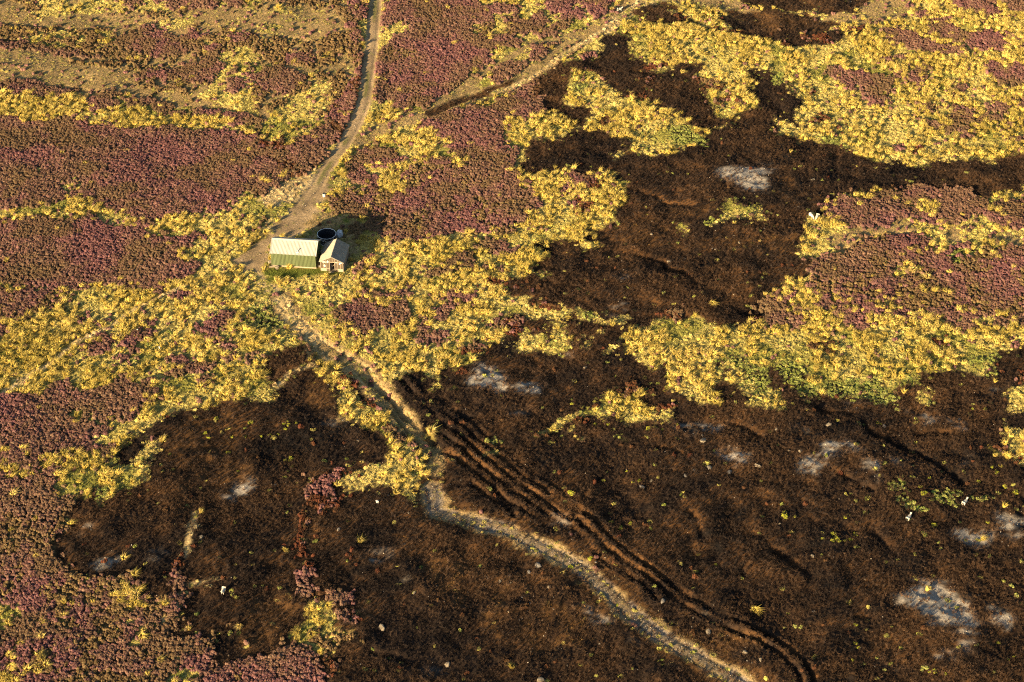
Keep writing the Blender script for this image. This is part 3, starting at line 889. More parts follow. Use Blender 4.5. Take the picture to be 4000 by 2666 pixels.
is_track = fcls == CID['K']
is_stony = fcls == CID['Z']
ground_piece('moor_ground', ~(is_track | is_stony), (ev, eq, ec))
ground_piece('dirt_track', is_track)
ground_piece('stony_track', is_stony)
# ------------------------------------------------------------------ plants
def plant_mat(name, rough=0.85, transl=0.0, spec=0.15):
    m, t, b = new_mat(name)
    ai = t.nodes.new('ShaderNodeAttribute')
    ai.attribute_type = 'INSTANCER'
    ai.attribute_name = 'hue'
    ag = t.nodes.new('ShaderNodeAttribute')
    ag.attribute_name = 'tint'
    mx = t.nodes.new('ShaderNodeVectorMath')
    mx.operation = 'MULTIPLY'
    t.links.new(ai.outputs['Color'], mx.inputs[0])
    t.links.new(ag.outputs['Color'], mx.inputs[1])
    t.links.new(mx.outputs[0], b.inputs['Base Color'])
    b.inputs['Roughness'].default_value = rough
    b.inputs['Specular IOR Level'].default_value = spec
    if transl:
        tr = t.nodes.new('ShaderNodeBsdfTranslucent')
        t.links.new(mx.outputs[0], tr.inputs[0])
        ms = t.nodes.new('ShaderNodeMixShader')
        ms.inputs[0].default_value = transl
        t.links.new(b.outputs[0], ms.inputs[1])
        t.links.new(tr.outputs[0], ms.inputs[2])
        t.links.new(ms.outputs[0], t.nodes['Material Output'].inputs[0])
    return m
M_PLANT = plant_mat('moor_foliage')
M_GRASS = plant_mat('moor_grass', 0.7, 0.18)
M_TWIG = plant_mat('charred_twigs', 0.8)

def plant_mesh(name, tris, tints, mat):
    """tris: (n, 3, 3) array of corners, tints: (n, 3) colour factor per triangle"""
    n = len(tris)
    me = np_mesh(name, tris.reshape(-1, 3), np.arange(3 * n).reshape(n, 3), [mat])
    colour_attr(me, 'tint', np.repeat(tints, 3, axis=0))
    return me
def blades(rng, n, base, spread, h, wd, droop=0.25, hvar=0.4, wind=0.0):
    a = rng.random(n) * 6.283
    rb = base * np.sqrt(rng.random(n))
    ang = a + rng.normal(0, 0.5, n)
    hh = h * (1 - hvar * rng.random(n))
    sp = spread * (0.25 + 0.75 * rng.random(n))
    p0 = np.stack([rb * np.cos(a), rb * np.sin(a), np.full(n, -0.05)], 1)
    dirv = np.stack([np.cos(ang) + wind, np.sin(ang), np.zeros(n)], 1)
    p1 = p0 + dirv * (sp * 0.4)[:, None] + np.array((0, 0, 1)) * (hh * 0.75)[:, None]
    p2 = p0 + dirv * sp[:, None] + np.array((0, 0, 1)) * (hh * (1 - droop * rng.random(n)))[:, None]
    tw = rng.random(n) * 3.14
    s = np.stack([np.cos(tw), np.sin(tw), np.zeros(n)], 1) * (wd * (0.6 + 0.8 * rng.random(n)))[:, None]
    t1 = np.stack([p0 - s, p0 + s, p1 + s * 0.8], 1)
    t2 = np.stack([p0 - s, p1 + s * 0.8, p1 - s * 0.8], 1)
    t3 = np.stack([p1 - s * 0.8, p1 + s * 0.8, p2], 1)
    return np.concatenate([t1, t2, t3]), n
def grass_mesh(name, seed, n, base, spread, h, wd, droop, greens=0.0, var=0.35, heart=False, wind=0.0):
    rng = np.random.default_rng(seed)
    t, n = blades(rng, n, base, spread, h, wd, droop, .4, wind)
    if heart:
        t2, _ = blades(rng, 26, base, spread * .55, h * .8, wd * 3.2, .1, .4, wind)
        t, n0 = np.concatenate([t, t2]), n
    k = (1 - var + 2 * var * rng.random(n))[:, None] * (1 + 0.10 * (rng.random((n, 3)) - 0.5))
    g = (rng.random(n) < greens)[:, None]
    k = np.where(g, k * np.array((.55, .8, .6)), k)
    kk = np.concatenate([k, k, k])
    if heart:
        kk = np.concatenate([kk, np.tile(0.95 * np.ones((26, 3)), (3, 1))])
    return plant_mesh(name, t, kk, M_GRASS)
def cushion_mesh(name, seed, n, rz, size, pal, lobes=4, core=.7, reach=1.0, mat=None):
    """rounded heather bush of unit width: lumpy dome closely set with sprigs"""
    rng = np.random.default_rng(seed)
    lc = np.stack([rng.uniform(-.28, .28, lobes), rng.uniform(-.28, .28, lobes), rng.uniform(.0, .12, lobes)], 1)
    lr = rng.uniform(.22, .33, lobes)
    tri, tin = [], []
    for i in range(lobes):                        # woody core of each lobe
        k = 7
        ring = [lc[i] + np.array((math.cos(j * 6.283 / k) * lr[i], math.sin(j * 6.283 / k) * lr[i], 0.0)) for j in range(k)]
        mid = [lc[i] + np.array((math.cos(j * 6.283 / k) * lr[i] * .72, math.sin(j * 6.283 / k) * lr[i] * .72, lr[i] * rz * .68)) for j in range(k)]
        low = [p * np.array((1, 1, 0)) + np.array((0, 0, -.12)) for p in ring]
        top = lc[i] + np.array((0, 0, lr[i] * rz))
        for j in range(k):
            j2 = (j + 1) % k
            tri += [(low[j], low[j2], ring[j2]), (low[j], ring[j2], ring[j]), (ring[j], ring[j2], mid[j2]), (ring[j], mid[j2], mid[j]), (mid[j], mid[j2], top)]
            tin += [(core, core, core)] * 5
    for _ in range(n):
        i = rng.integers(lobes)
        a, z = rng.random() * 6.283, rng.random() ** 0.8
        q = math.sqrt(1 - z * z * .96)
        nrm = np.array((math.cos(a) * q, math.sin(a) * q, z))
        p = lc[i] + nrm * np.array((1, 1, rz)) * lr[i] * 0.97
        u = np.cross(nrm, (0.31, 0.2, 0.93))
        u /= np.linalg.norm(u) + 1e-6
        v = np.cross(nrm, u)
        s = size * (0.6 + 0.8 * rng.random())
        tip = p + (nrm + np.array((0, 0, .45)) + rng.normal(0, .25, 3)) * s * reach
        c = np.array(pal[rng.integers(len(pal))]) * (0.8 + 0.4 * rng.random())
        b = [p + (u * math.cos(t) + v * math.sin(t)) * s * .55 for t in (0.2, 2.3, 4.4)]
        for j in range(3):
            tri.append((b[j], b[(j + 1) % 3], tip))
            tin.append(c)
    return plant_mesh(name, np.array(tri), np.array(tin), mat or M_PLANT)
def twig_mesh(name, seed, n, spread, h, wd):
    rng = np.random.default_rng(seed)
    tri, tin = [], []
    for _ in range(n):
        a = rng.random() * 6.283
        d = np.array((math.cos(a), math.sin(a), 0)) * spread * (0.3 + 0.7 * rng.random())
        p0 = d * 0.25 * rng.random() + np.array((0, 0, -0.04))
        p1 = d * 0.55 + np.array((0, 0, h * (.35 + .4 * rng.random()))) + rng.normal(0, .03, 3)
        p2 = d + np.array((0, 0, h * (.5 + .6 * rng.random()))) + rng.normal(0, .08, 3)
        p3 = p1 + rng.normal(0, .12, 3) + np.array((0, 0, .10))
        c = (1.0 + 0.05 * rng.random(3)) * (0.55 + 0.9 * rng.random())
        for q0, q1, w0, w1 in ((p0, p1, wd, wd * .8), (p1, p2, wd * .8, wd * .3), (p1, p3, wd * .6, wd * .3)):
            ax = q1 - q0
            u = np.cross(ax, (.3, .2, .9))
            u /= np.linalg.norm(u) + 1e-6
            v = np.cross(ax, u)
            v /= np.linalg.norm(v) + 1e-6
            A = [q0 + (u * math.cos(t) + v * math.sin(t)) * w0 for t in (0, 2.09, 4.19)]
            B = [q1 + (u * math.cos(t) + v * math.sin(t)) * w1 for t in (0, 2.09, 4.19)]
            for j in range(3):
                k = (j + 1) % 3
                tri += [(A[j], A[k], B[k]), (A[j], B[k], B[j])]
                tin += [c, c]
    return plant_mesh(name, np.array(tri), np.array(tin), M_TWIG)
def rock_mesh(name, seed, sub=1, mat=None, flat=0.7, rough=0.22):
    bm = bmesh.new()
    bmesh.ops.create_icosphere(bm, subdivisions=sub, radius=0.5)
    rng = random.Random(seed)
    cut = [(Vector((rng.gauss(0, 1), rng.gauss(0, 1), rng.gauss(0, .7))).normalized(), 0.24 + 0.16 * rng.random()) for _ in range(7)]
    for v in bm.verts:
        v.co *= 1 + rough * (rng.random() - 0.5)
        for nrm, dd in cut:                        # split faces
            e = v.co.dot(nrm) - dd
            if e > 0:
                v.co -= nrm * e * 0.85
        v.co.z *= flat
    me = bpy.data.meshes.new(name)
    bm.to_mesh(me)
    bm.free()
    if mat:
        me.materials.append(mat)
    return me

HEATH = [(1.0, .84, .95), (1.1, .78, 1.1), (.95, .95, .6), (1.15, 1.0, .8), (.75, .72, .7), (1.25, .92, 1.2), (1.05, .95, .65)]
OLIVE = [(1, 1, 1), (1.2, 1.1, .9), (.8, .85, .7), (1.1, 1.0, 1.2), (.9, 1.0, .6)]
RUSS = [(1, 1, 1), (1.3, 1.1, 1.0), (.7, .7, .8), (1.2, 1.4, 1.2)]
STRAW = [(1, 1, 1), (1.12, 1.1, 1.1), (.85, .85, .8), (1.2, 1.15, 1.2), (.75, .85, .7), (1.05, .95, .8)]
SRC = {
    'heather': [cushion_mesh(f'heather_bush_{i}', 20 + i, 170, 1.35, .062, HEATH, 4 + i % 3, .8, .8) for i in range(6)],
    'bilberry': [cushion_mesh(f'bilberry_{i}', 40 + i, 90, 0.9, .10, OLIVE, 4) for i in range(3)],
    'russet': [cushion_mesh(f'russet_{i}', 50 + i, 110, 1.1, .09, RUSS, 4) for i in range(3)],
    'short': [cushion_mesh(f'short_{i}', 60 + i, 120, .75, .075, STRAW, 5 + i % 3, .9, 1.6, M_GRASS) for i in range(2)] + [grass_mesh(f'short_b{i}', 65 + i, 60, .42, .48, .38, .036, .5, .1, .3, False, .7) for i in range(5)],
    'tussock': [grass_mesh(f'tussock_{i}', 70 + i, 90, .16, .85, .95, .020, .5, .05, .3, True, .5) for i in range(4)],
    'tuft': [grass_mesh(f'tuft_{i}', 80 + i, 26, .30, .28, .24, .018, .4, .08) for i in range(3)],
    'twig': [twig_mesh(f'twig_{i}', 90 + i, 13, .42, .40, .017) for i in range(5)],
}
def scatter(name, kind, pts, scl, hue, rot_tilt=0.15, label=None, windy=False):
    """one object of ground cover: a copy of the source shapes on every point"""
    n = len(pts)
    me = bpy.data.meshes.new(name)
    me.vertices.add(n)
    me.vertices.foreach_set('co', np.ascontiguousarray(pts, np.float32).ravel())
    def at(nm, ty, data, key):
        a = me.attributes.new(nm, ty, 'POINT')
        a.data.foreach_set(key, np.ascontiguousarray(data).ravel())
    rot = np.stack([RNG.normal(0, rot_tilt, n), RNG.normal(0, rot_tilt, n), RNG.normal(.5, .7, n) if windy else RNG.random(n) * 6.283], 1).astype(np.float32)
    at('turn', 'FLOAT_VECTOR', rot, 'vector')
    at('size', 'FLOAT_VECTOR', scl.astype(np.float32), 'vector')
    at('pick', 'INT', RNG.integers(0, len(SRC[kind]), n).astype(np.int32), 'value')
    c = np.ones((n, 4), np.float32)
    c[:, :3] = hue
    at('hue', 'FLOAT_COLOR', c, 'color')
    o = link(bpy.data.objects.new(name, me))
    ng = bpy.data.node_groups.new(name + '_scatter', 'GeometryNodeTree')
    ng.interface.new_socket('Geometry', in_out='INPUT', socket_type='NodeSocketGeometry')
    ng.interface.new_socket('Geometry', in_out='OUTPUT', socket_type='NodeSocketGeometry')
    N, L = ng.nodes, ng.links
    gi, go = N.new('NodeGroupInput'), N.new('NodeGroupOutput')
    inst = N.new('GeometryNodeInstanceOnPoints')
    join = N.new('GeometryNodeJoinGeometry')
    for src in SRC[kind]:
        so = bpy.data.objects.get('src_' + src.name) or bpy.data.objects.new('src_' + src.name, src)
        oi = N.new('GeometryNodeObjectInfo')
        oi.inputs['Object'].default_value = so
        gi2 = N.new('GeometryNodeGeometryToInstance')
        L.new(oi.outputs['Geometry'], gi2.inputs[0])
        L.new(gi2.outputs[0], join.inputs[0])
    def attr(nm, ty):
        a = N.new('GeometryNodeInputNamedAttribute')
        a.data_type = ty
        a.inputs[0].default_value = nm
        return a.outputs[0]
    L.new(gi.outputs[0], inst.inputs['Points'])
    L.new(join.outputs[0], inst.inputs['Instance'])
    inst.inputs['Pick Instance'].default_value = True
    L.new(attr('pick', 'INT'), inst.inputs['Instance Index'])
    L.new(attr('turn', 'FLOAT_VECTOR'), inst.inputs['Rotation'])
    L.new(attr('size', 'FLOAT_VECTOR'), inst.inputs['Scale'])
    L.new(inst.outputs[0], go.inputs[0])
    md = o.modifiers.new('scatter', 'NODES')
    md.node_group = ng
    tag(o, label, None, None, 'stuff')
    return o

# no plants where the buildings and the tank stand
def keepout(x, y):
    bad = np.zeros(x.shape, bool)
    for pts in KEEP:
        bad |= inside(pts, x, y)
    return bad
KEEP = [poly('S', '590,1150 1380,1215 1380,960 640,880'), poly('S', '1360,1225 1760,1250 1830,990 1450,940'), poly('S', '1320,790 1640,790 1640,690 1320,690')]
def jitter(sp, pad=11.0):
    a = np.arange(X0, X1, sp)
    b = np.arange(Y0, Y1, sp)
    A, B = np.meshgrid(a, b)
    A = (A + (RNG.random(A.shape) - 0.5) * sp * 1.1).ravel()
    B = (B + (RNG.random(B.shape) - 0.5) * sp * 1.1).ravel()
    k = view_mask(A, B, pad)
    A, B = A[k], B[k]
    k = ~keepout(A, B)
    A, B = A[k], B[k]
    sd = np.where(RNG.random(A.shape) < .14, 1.3, .25)       # plants stray a little over the patch outlines
    ci = np.clip(((A + RNG.normal(0, 1, A.shape) * sd - X0) / CELL).astype(int), 0, nx - 1)
    ri = np.clip(((B + RNG.normal(0, 1, A.shape) * sd - Y0) / CELL).astype(int), 0, ny - 1)
    r0, c0 = np.clip(((B - Y0) / CELL).astype(int), 0, ny - 1), np.clip(((A - X0) / CELL).astype(int), 0, nx - 1)
    here = bare[r0, c0] | np.isin(cover[r0, c0], [CID['K'], CID['S']])
    ri, ci = np.where(here, r0, ri), np.where(here, c0, ci)
    k = slice(None)
    A, B, ri, ci = A[k], B[k], ri[k], ci[k]
    return A, B, cover[ri, ci], ri, ci
def sel_by(c, dens):
    d = np.zeros(len(CLS))
    for k, v in dens.items():
        d[CID[k]] = v
    return RNG.random(len(c)) < d[c]
cutd = np.full(XX.shape, 9.0, np.float32)          # distance to the nearest ditch or rut: little grows in those
for pts, cw, cd in CUTSEG:
    sl = window(pts, 3)
    xs, ys = XX[sl], YY[sl]
    cutd[sl] = np.minimum(cutd[sl], seg_dist(pts, xs + (WXg[sl] - xs) * 0.2, ys + (WYg[sl] - ys) * 0.2) / cw)
def lay(name, kind, sp, dens, size, hues, wide=1.0, label=None, z=0.0, hsc=(0.8, 1.2), huevar=0.14, cut=0.0, patch=None, windy=False, third=None):
    """hues: {class: (albedo a, albedo b)} blended by a slow noise over the land"""
    x, y, c, ri, ci = jitter(sp)
    k = sel_by(c, dens) & (cutd[ri, ci] > cut)
    if patch is not None:
        k &= patch(x, y)
    x, y, c = x[k], y[k], c[k]
    n = len(x)
    s = size[0] + (size[1] - size[0]) * (0.6 * RNG.random(n) ** 1.4 + 0.4 * np.clip(NA.fbm(x, y, 3.0, 3) * 1.6 - .3, 0, 1))
    hs = s * (hsc[0] + (hsc[1] - hsc[0]) * RNG.random(n))
    ta = np.zeros((len(CLS), 3)); tb = np.zeros((len(CLS), 3))
    for q, (a, b) in hues.items():
        ta[CID[q]], tb[CID[q]] = a, b
    t = np.clip((NB.fbm(x, y, 9.0, 4, 0.6) - 0.5) * 3.2 + 0.5 + RNG.normal(0, .22, n), 0, 1)[:, None]
    hue = (ta[c] * (1 - t) + tb[c] * t) * (1 + RNG.normal(0, huevar, n).clip(-.4, .5))[:, None]
    if name.startswith('burnt'):                   # stalks are sooty or brown like the ground they stand on
        hue = hue * (.55 + 12.0 * RGB[ri[k], ci[k]].mean(1).clip(0, .09))[:, None]
    if third is not None:                          # slow drift towards a third colour in places
        g3 = np.clip((NE.fbm(x, y, 6.0, 4, .6) - .53) * 7, 0, .85)[:, None] * np.isin(c, [CID[q] for q in third[1]])[:, None]
        hue = hue * (1 - g3) + np.array(third[0]) * g3
    pts = np.stack([x, y, hz(x, y) + z], 1)
    return scatter(name, kind, pts, np.stack([s * wide * (.75 + .6 * RNG.random(n)), s * wide * (.75 + .5 * RNG.random(n)), hs], 1), hue, label=label, windy=windy)

HB = {'H': ((.165, .080, .074), (.155, .096, .060)), 'L': ((.17, .118, .050), (.14, .095, .042))}
lay('heather', 'heather', 0.43, {'H': .95, 'L': .6, 'R': .1, 'D': .02, 'G': .008, 'T': .02}, (.58, 1.05), {**HB, **{q: HB['H'] for q in 'RDGT'}}, label='purple brown flowering heather covering the moor in rounded cushions', hsc=(.75, 1.0), huevar=.22, z=.08, third=((.135, .092, .045), 'HL'))
lay('short_grass', 'short', 0.36, {'G': .85, 'T': .45, 'C': .22, 'L': .14, 'V': .3, 'H': .02, 'D': .07, 'R': .1, 'B': .003, 'Z': .05, 'O': .005},
    (.42, .86), {'G': ((.58, .465, .155), (.49, .40, .115)), 'T': ((.54, .41, .10), (.44, .34, .075)), 'C': ((.60, .47, .26), (.5, .37, .18)), 'L': ((.32, .27, .07), (.26, .22, .06)),
                 'V': ((.30, .31, .085), (.22, .26, .055)), 'H': ((.4, .32, .1), (.3, .25, .07)), 'D': ((.4, .33, .1), (.35, .3, .1)), 'R': ((.42, .32, .1), (.3, .2, .07)), 'B': ((.42, .36, .1), (.3, .3, .07)), 'Z': ((.4, .33, .1), (.3, .3, .07)), 'O': ((.4, .33, .1), (.3, .2, .07))},
    label='pale yellow short moor grass in lumpy mats between the heather', hsc=(.5, .95), huevar=.22, windy=True, third=((.25, .24, .05), 'GTC'))
lay('tussock_grass', 'tussock', 0.80, {'T': .8, 'G': .06, 'L': .05, 'H': .006, 'B': .001}, (.7, 1.25),
    {q: ((.58, .435, .115), (.48, .36, .08)) for q in 'TGLHB'}, label='tall golden tussock grass standing in shaggy tufts', hsc=(.75, 1.1), huevar=.22, windy=True)
lay('cut_moor_grass', 'tuft', 0.34, {'D': .9, 'S': .5, 'C': .35, 'O': .10, 'K': .02, 'Z': .10}, (.5, 1.0),
    {'D': ((.36, .25, .12), (.27, .19, .09)), 'S': ((.13, .17, .025), (.20, .20, .04)), 'C': ((.55, .42, .22), (.45, .33, .16)), 'O': ((.13, .065, .025), (.20, .11, .04)), 'K': ((.3, .25, .1), (.22, .22, .06)), 'Z': ((.3, .24, .1), (.22, .13, .05))},
    label='tan close cropped moor grass on the cut strips and paths')
lay('burnt_heather_undergrowth', 'twig', 0.42, {'B': .85, 'O': .5, 'R': .35, 'V': .25, 'Z': .15}, (.55, 1.1),
    {q: ((.026, .017, .013), (.060, .034, .019)) for q in 'BORVZ'}, label='charred bare heather stalks standing over the burnt ground', huevar=.35, cut=0.25,
    patch=lambda x, y: RNG.random(len(x)) > 0.75 * ash[np.clip(((y - Y0) / CELL).astype(int), 0, ny - 1), np.clip(((x - X0) / CELL).astype(int), 0, nx - 1)])
lay('russet_heather_undergrowth', 'russet', 0.45, {'R': .85, 'B': .003}, (.5, 1.0), {q: ((.100, .034, .017), (.085, .045, .020)) for q in 'RB'}, label='scorched russet heather fringing the burnt ground')
lay('bilberry_undergrowth', 'bilberry', 0.44, {'V': .6, 'G': .02, 'B': .003}, (.4, .9), {q: ((.20, .22, .05), (.28, .28, .085)) for q in 'VGB'}, label='green bilberry and moss cushions edging the burnt ground', hsc=(.5, .9))
# ------------------------------------------------------------------ mesh builder for built things
class MB:
    def __init__(s):
        s.v, s.f = [], []
    def quad(s, a, b, c, d):
        i = len(s.v)
        s.v += [tuple(a), tuple(b), tuple(c), tuple(d)]
        s.f.append((i, i + 1, i + 2, i + 3))
    def prism(s, bottom, top):
        i, n = len(s.v), len(bottom)
        s.v += [tuple(p) for p in bottom] + [tuple(p) for p in top]
        s.f.append(tuple(range(i + n - 1, i - 1, -1)))
        s.f.append(tuple(range(i + n, i + 2 * n)))
        for k in range(n):
            j = (k + 1) % n
            s.f.append((i + k, i + j, i + n + j, i + n + k))
    def box(s, x0, x1, y0, y1, z0, z1):
        s.prism([(x0, y0, z0), (x1, y0, z0), (x1, y1, z0), (x0, y1, z0)], [(x0, y0, z1), (x1, y0, z1), (x1, y1, z1), (x0, y1, z1)])
    def bar(s, a, b, r, n=6):
        a, b = Vector(a), Vector(b)
        ax = (b - a).normalized()
        u = ax.cross(Vector((0.21, 0.13, 0.97))).normalized()
        w_ = ax.cross(u)
        ring = [u * math.cos(k * 2 * math.pi / n) * r + w_ * math.sin(k * 2 * math.pi / n) * r for k in range(n)]
        s.prism([a + q for q in ring], [b + q for q in ring])
    def sheet(s, o, u, v, nrm, pitch, depth, thick=0.02, box_profile=True):
        """corrugated sheet: origin o, u across the ribs, v along them"""
        o, u, v, nrm = Vector(o), Vector(u), Vector(v), Vector(nrm).normalized()
        L = u.length
        n = max(1, round(L / pitch))
        prof = ((0, 0), (.5, 0), (.62, 1), (.88, 1)) if box_profile else ((0, 0), (.18, .25), (.38, 1), (.62, 1), (.82, .25))
        pts = [((k + a) / n, h) for k in range(n) for a, h in prof] + [(1.0, 0)]
        i = len(s.v)
        for lay_ in (0, 1):
            for a, h in pts:
                p = o + u * a + nrm * (h * depth - lay_ * thick)
                s.v += [tuple(p), tuple(p + v)]
        m = len(pts)
        for k in range(m - 1):
            a, b = i + 2 * k, i + 2 * k + 2
            s.f.append((a, b, b + 1, a + 1))
            s.f.append((a + 2 * m + 1, b + 2 * m + 1, b + 2 * m, a + 2 * m))
            s.f.append((a, a + 2 * m, b + 2 * m, b))
            s.f.append((a + 1, b + 1, b + 2 * m + 1, a + 2 * m + 1))
        for a in (i, i + 2 * (m - 1)):
            s.f.append((a, a + 1, a + 2 * m + 1, a + 2 * m))
    def build(s, name, mat, parent=None, bevel=0.0):
        me = bpy.data.meshes.new(name)
        me.from_pydata(s.v, [], s.f)
        bm = bmesh.new()
        bm.from_mesh(me)
        bmesh.ops.remove_doubles(bm, verts=bm.verts, dist=1e-5)
        if bevel:
            bmesh.ops.bevel(bm, geom=bm.edges, offset=bevel, segments=1, affect='EDGES')
        bmesh.ops.recalc_face_normals(bm, faces=bm.faces)
        bm.to_mesh(me)
        bm.free()
        me.materials.append(mat)
        return link(bpy.data.objects.new(name, me), parent)

def streaked(m, scale=(2.5, 2.5, .25), lo=.72, hi=1.12):
    t = m.node_tree
    n = next(q for q in t.nodes if q.type == 'TEX_NOISE')
    mp = t.nodes.new('ShaderNodeMapping')
    mp.inputs['Scale'].default_value = scale
    tc = next(q for q in t.nodes if q.type == 'TEX_COORD')
    t.links.new(tc.outputs['Object'], mp.inputs['Vector'])
    t.links.new(mp.outputs[0], n.inputs['Vector'])
    r = next(q for q in t.nodes if q.type == 'MAP_RANGE')
    r.inputs[1].default_value, r.inputs[2].default_value = .3, .7
    r.inputs[3].default_value, r.inputs[4].default_value = lo, hi
    return m
M_GREEN = simple('green_cladding', (.085, .102, .042), 0.55, 0, .14, 1.2, spec=.35)
M_CREAM = simple('cream_roof_sheet', (.40, .385, .33), 0.5, 0, .08, 1.5, spec=.4)
M_GREYR = simple('weathered_fibre_cement', (.27, .24, .185), 0.8, 0, .22, 2.2, .2)
M_WOOD = simple('weathered_pale_timber', (.30, .235, .16), 0.8, 0, .3, 6, .3)
M_WOOD2 = simple('grey_timber', (.17, .135, .10), 0.85, 0, .35, 6, .3)
M_DARK = simple('dark_opening', (.035, .028, .022), 0.9, 0, .3, 4)
M_MESH = simple('dusty_windbreak', (.075, .055, .035), 0.8, 0, .45, 5)
M_PLAST = simple('torn_white_plastic', (.48, .44, .38), 0.5, 0, .1, 5)
M_BLACK = simple('black_liner', (.018, .022, .03), 0.45, 0, .3, 3)
M_PIPE = simple('galvanised_pipe', (.55, .57, .60), 0.4, 0.6, .15, 8)
M_TARP = simple('blue_grey_tarpaulin', (.40, .46, .54), 0.5, 0, .2, 4)
M_STONE = simple('pale_gritstone', (.20, .16, .11), 0.9, 0, .35, 5, .5)
M_STONE2 = simple('grey_gritstone', (.125, .11, .095), 0.9, 0, .4, 5, .5)
M_WATER = simple('dark_water', (.008, .010, .012), 0.08, 0, .1, 1, spec=.5)
M_WHITE = simple('white_paint', (.45, .44, .40), 0.6, 0, .08, 5)

streaked(M_GREEN)
streaked(M_CREAM, (2.2, .35, .35), .78, 1.08)
streaked(M_GREYR, (.5, 2.2, .5), .65, 1.2)
# ------------------------------------------------------------------ green shed
def frame_of(a, b):
    a, b = Vector(a), Vector(b)
    return math.atan2(b.y - a.y, b.x - a.x), math.hypot(b.x - a.x, b.y - a.y)
fl, fr = tg('S', 632, 1133), tg('S', 1315, 1176)
rz, SL = frame_of(fl, fr)
zb = min(hz1(fl.x, fl.y), hz1(fr.x, fr.y)) - 0.05
shed = empty('storage_shed', (fl.x, fl.y, zb), rz)
tag(shed, 'long green corrugated shed with a cream roof beside the track', 'shed')
SW, SH, RISE, OV = 4.7, 2.75, 1.36, 0.12
m = MB(); m.box(-.03, SL + .03, -.05, SW + .03, -.3, .28); m.build('plinth', M_WOOD, shed)
m = MB(); m.sheet((0, 0, .24), (SL, 0, 0), (0, 0, SH - .22), (0, -1, 0), .235, .055); m.build('wall', M_GREEN, shed)
m = MB(); m.sheet((SL, SW, .24), (-SL, 0, 0), (0, 0, SH - .22), (0, 1, 0), .235, .055); m.build('wall', M_GREEN, shed)
for x, nrm in ((0, -1), (SL, 1)):
    m = MB()
    q = [(0, .24), (SW, .24), (SW, SH), (SW / 2, SH + RISE - .03), (0, SH)]
    xi = x + (.05 if nrm < 0 else -.05)
    m.prism([(xi, a, b) for a, b in q], [(x, a, b) for a, b in q])
    k = 18
    for i in range(k):                             # ribs of the gable sheeting
        y = SW * (i + .5) / k
        zt = SH + RISE * (1 - abs(y - SW / 2) / (SW / 2)) - .08
        m.box(min(x, x + nrm * .04), max(x, x + nrm * .04), y - .04, y + .04, .26, zt)
    m.build('gable_wall', M_GREEN, shed)
for i, sgn in enumerate((-1, 1)):
    y0, yr = (-OV if sgn < 0 else SW + OV), SW / 2
    z0 = SH - RISE / (SW / 2) * OV
    nrm = Vector((0, sgn * RISE, SW / 2))
    m = MB()
    if sgn < 0:
        m.sheet((-OV, y0, z0 + .03), (SL + 2 * OV, 0, 0), (0, yr - y0, SH + RISE - z0), nrm, .235, .05)
    else:
        m.sheet((SL + OV, y0, z0 + .03), (-SL - 2 * OV, 0, 0), (0, yr - y0, SH + RISE - z0), nrm, .235, .05)
    m.build('roof_slope', M_CREAM, shed)
m = MB()
for sgn in (-1, 1):
    a = Vector((-OV - .01, SW / 2, SH + RISE + .10)); b = Vector((SL + OV + .01, SW / 2, SH + RISE + .10))
    dn = Vector((0, sgn * .26, -.26 * RISE / (SW / 2)))
    m.prism([a, b, b + dn, a + dn], [p + Vector((0, 0, -.02)) for p in (a, b, b + dn, a + dn)])
m.build('ridge_cap', M_CREAM, shed)
for x in (-OV - .03, SL + OV - .02):
    m = MB()
    for sgn in (-1, 1):
        e = Vector((x, SW / 2 + sgn * (SW / 2 + OV), SH - RISE / (SW / 2) * OV + .10)); r_ = Vector((x, SW / 2, SH + RISE + .105))
        m.prism([e, r_, r_ + Vector((.06, 0, 0)), e + Vector((.06, 0, 0))], [p + Vector((0, 0, -.14)) for p in (e, r_, r_ + Vector((.06, 0, 0)), e + Vector((.06, 0, 0)))])
    m.build('verge_trim', M_CREAM, shed)
m = MB(); m.box(0, SL, -.03, -.005, SH - .09, SH - .03); m.build('eaves_trim', M_GREEN, shed)
# stove pipe on the front slope
vx, vy = SL * .60, .42
vz = SH + RISE * vy / (SW / 2)
m = MB(); m.box(vx - .22, vx + .22, vy - .25, vy + .25, vz - .02, vz + .10); fb = m.build('flue_flashing', M_WHITE, shed)
m = MB(); m.bar((vx, vy, vz), (vx, vy, vz + .5), .07, 8); m.bar((vx, vy, vz + .46), (vx, vy, vz + .56), .12, 8); m.build('flue_pipe', M_PIPE, fb)

# things lying by the shed wall
def tagged_rock(name, loc, sx, sy, sz, rzr, seed, mat, label, cat, group=None):
    me = rock_mesh(name, seed, 2, mat)
    o = link(bpy.data.objects.new(name, me))
    o.location = loc
    o.scale = (sx, sy, sz)
    o.rotation_euler = (0, 0, rzr)
    tag(o, label, cat, group)
    return o
p = tg('S', 650, 1158)
zl = hz1(p.x, p.y)
m = MB(); m.bar((-.85, 0, .10), (.55, .02, .12), .095, 8); m.bar((-.4, .05, .16), (-.25, .28, .22), .03, 6)
log = m.build('timber_log', M_WOOD, None); log.location = (p.x, p.y, zl); tag(log, 'pale timber pole lying in front of the green shed', 'log')
p = tg('S', 716, 1170)
st = empty('cable_drum', (p.x, p.y, hz1(p.x, p.y)), .3)
tag(st, 'round wooden drum lying on the grass by the green shed', 'drum')
m = MB(); m.bar((0, 0, .28), (0, 0, .34), .34, 14); m.build('top_disc', M_WOOD, st)
m = MB(); m.bar((0, 0, .05), (0, 0, .28), .17, 10); m.build('core', M_WOOD2, st)
m = MB(); m.bar((0, 0, -.02), (0, 0, .05), .34, 14); m.build('bottom_disc', M_WOOD, st)
p = tg('S', 604, 1085)
m = MB()
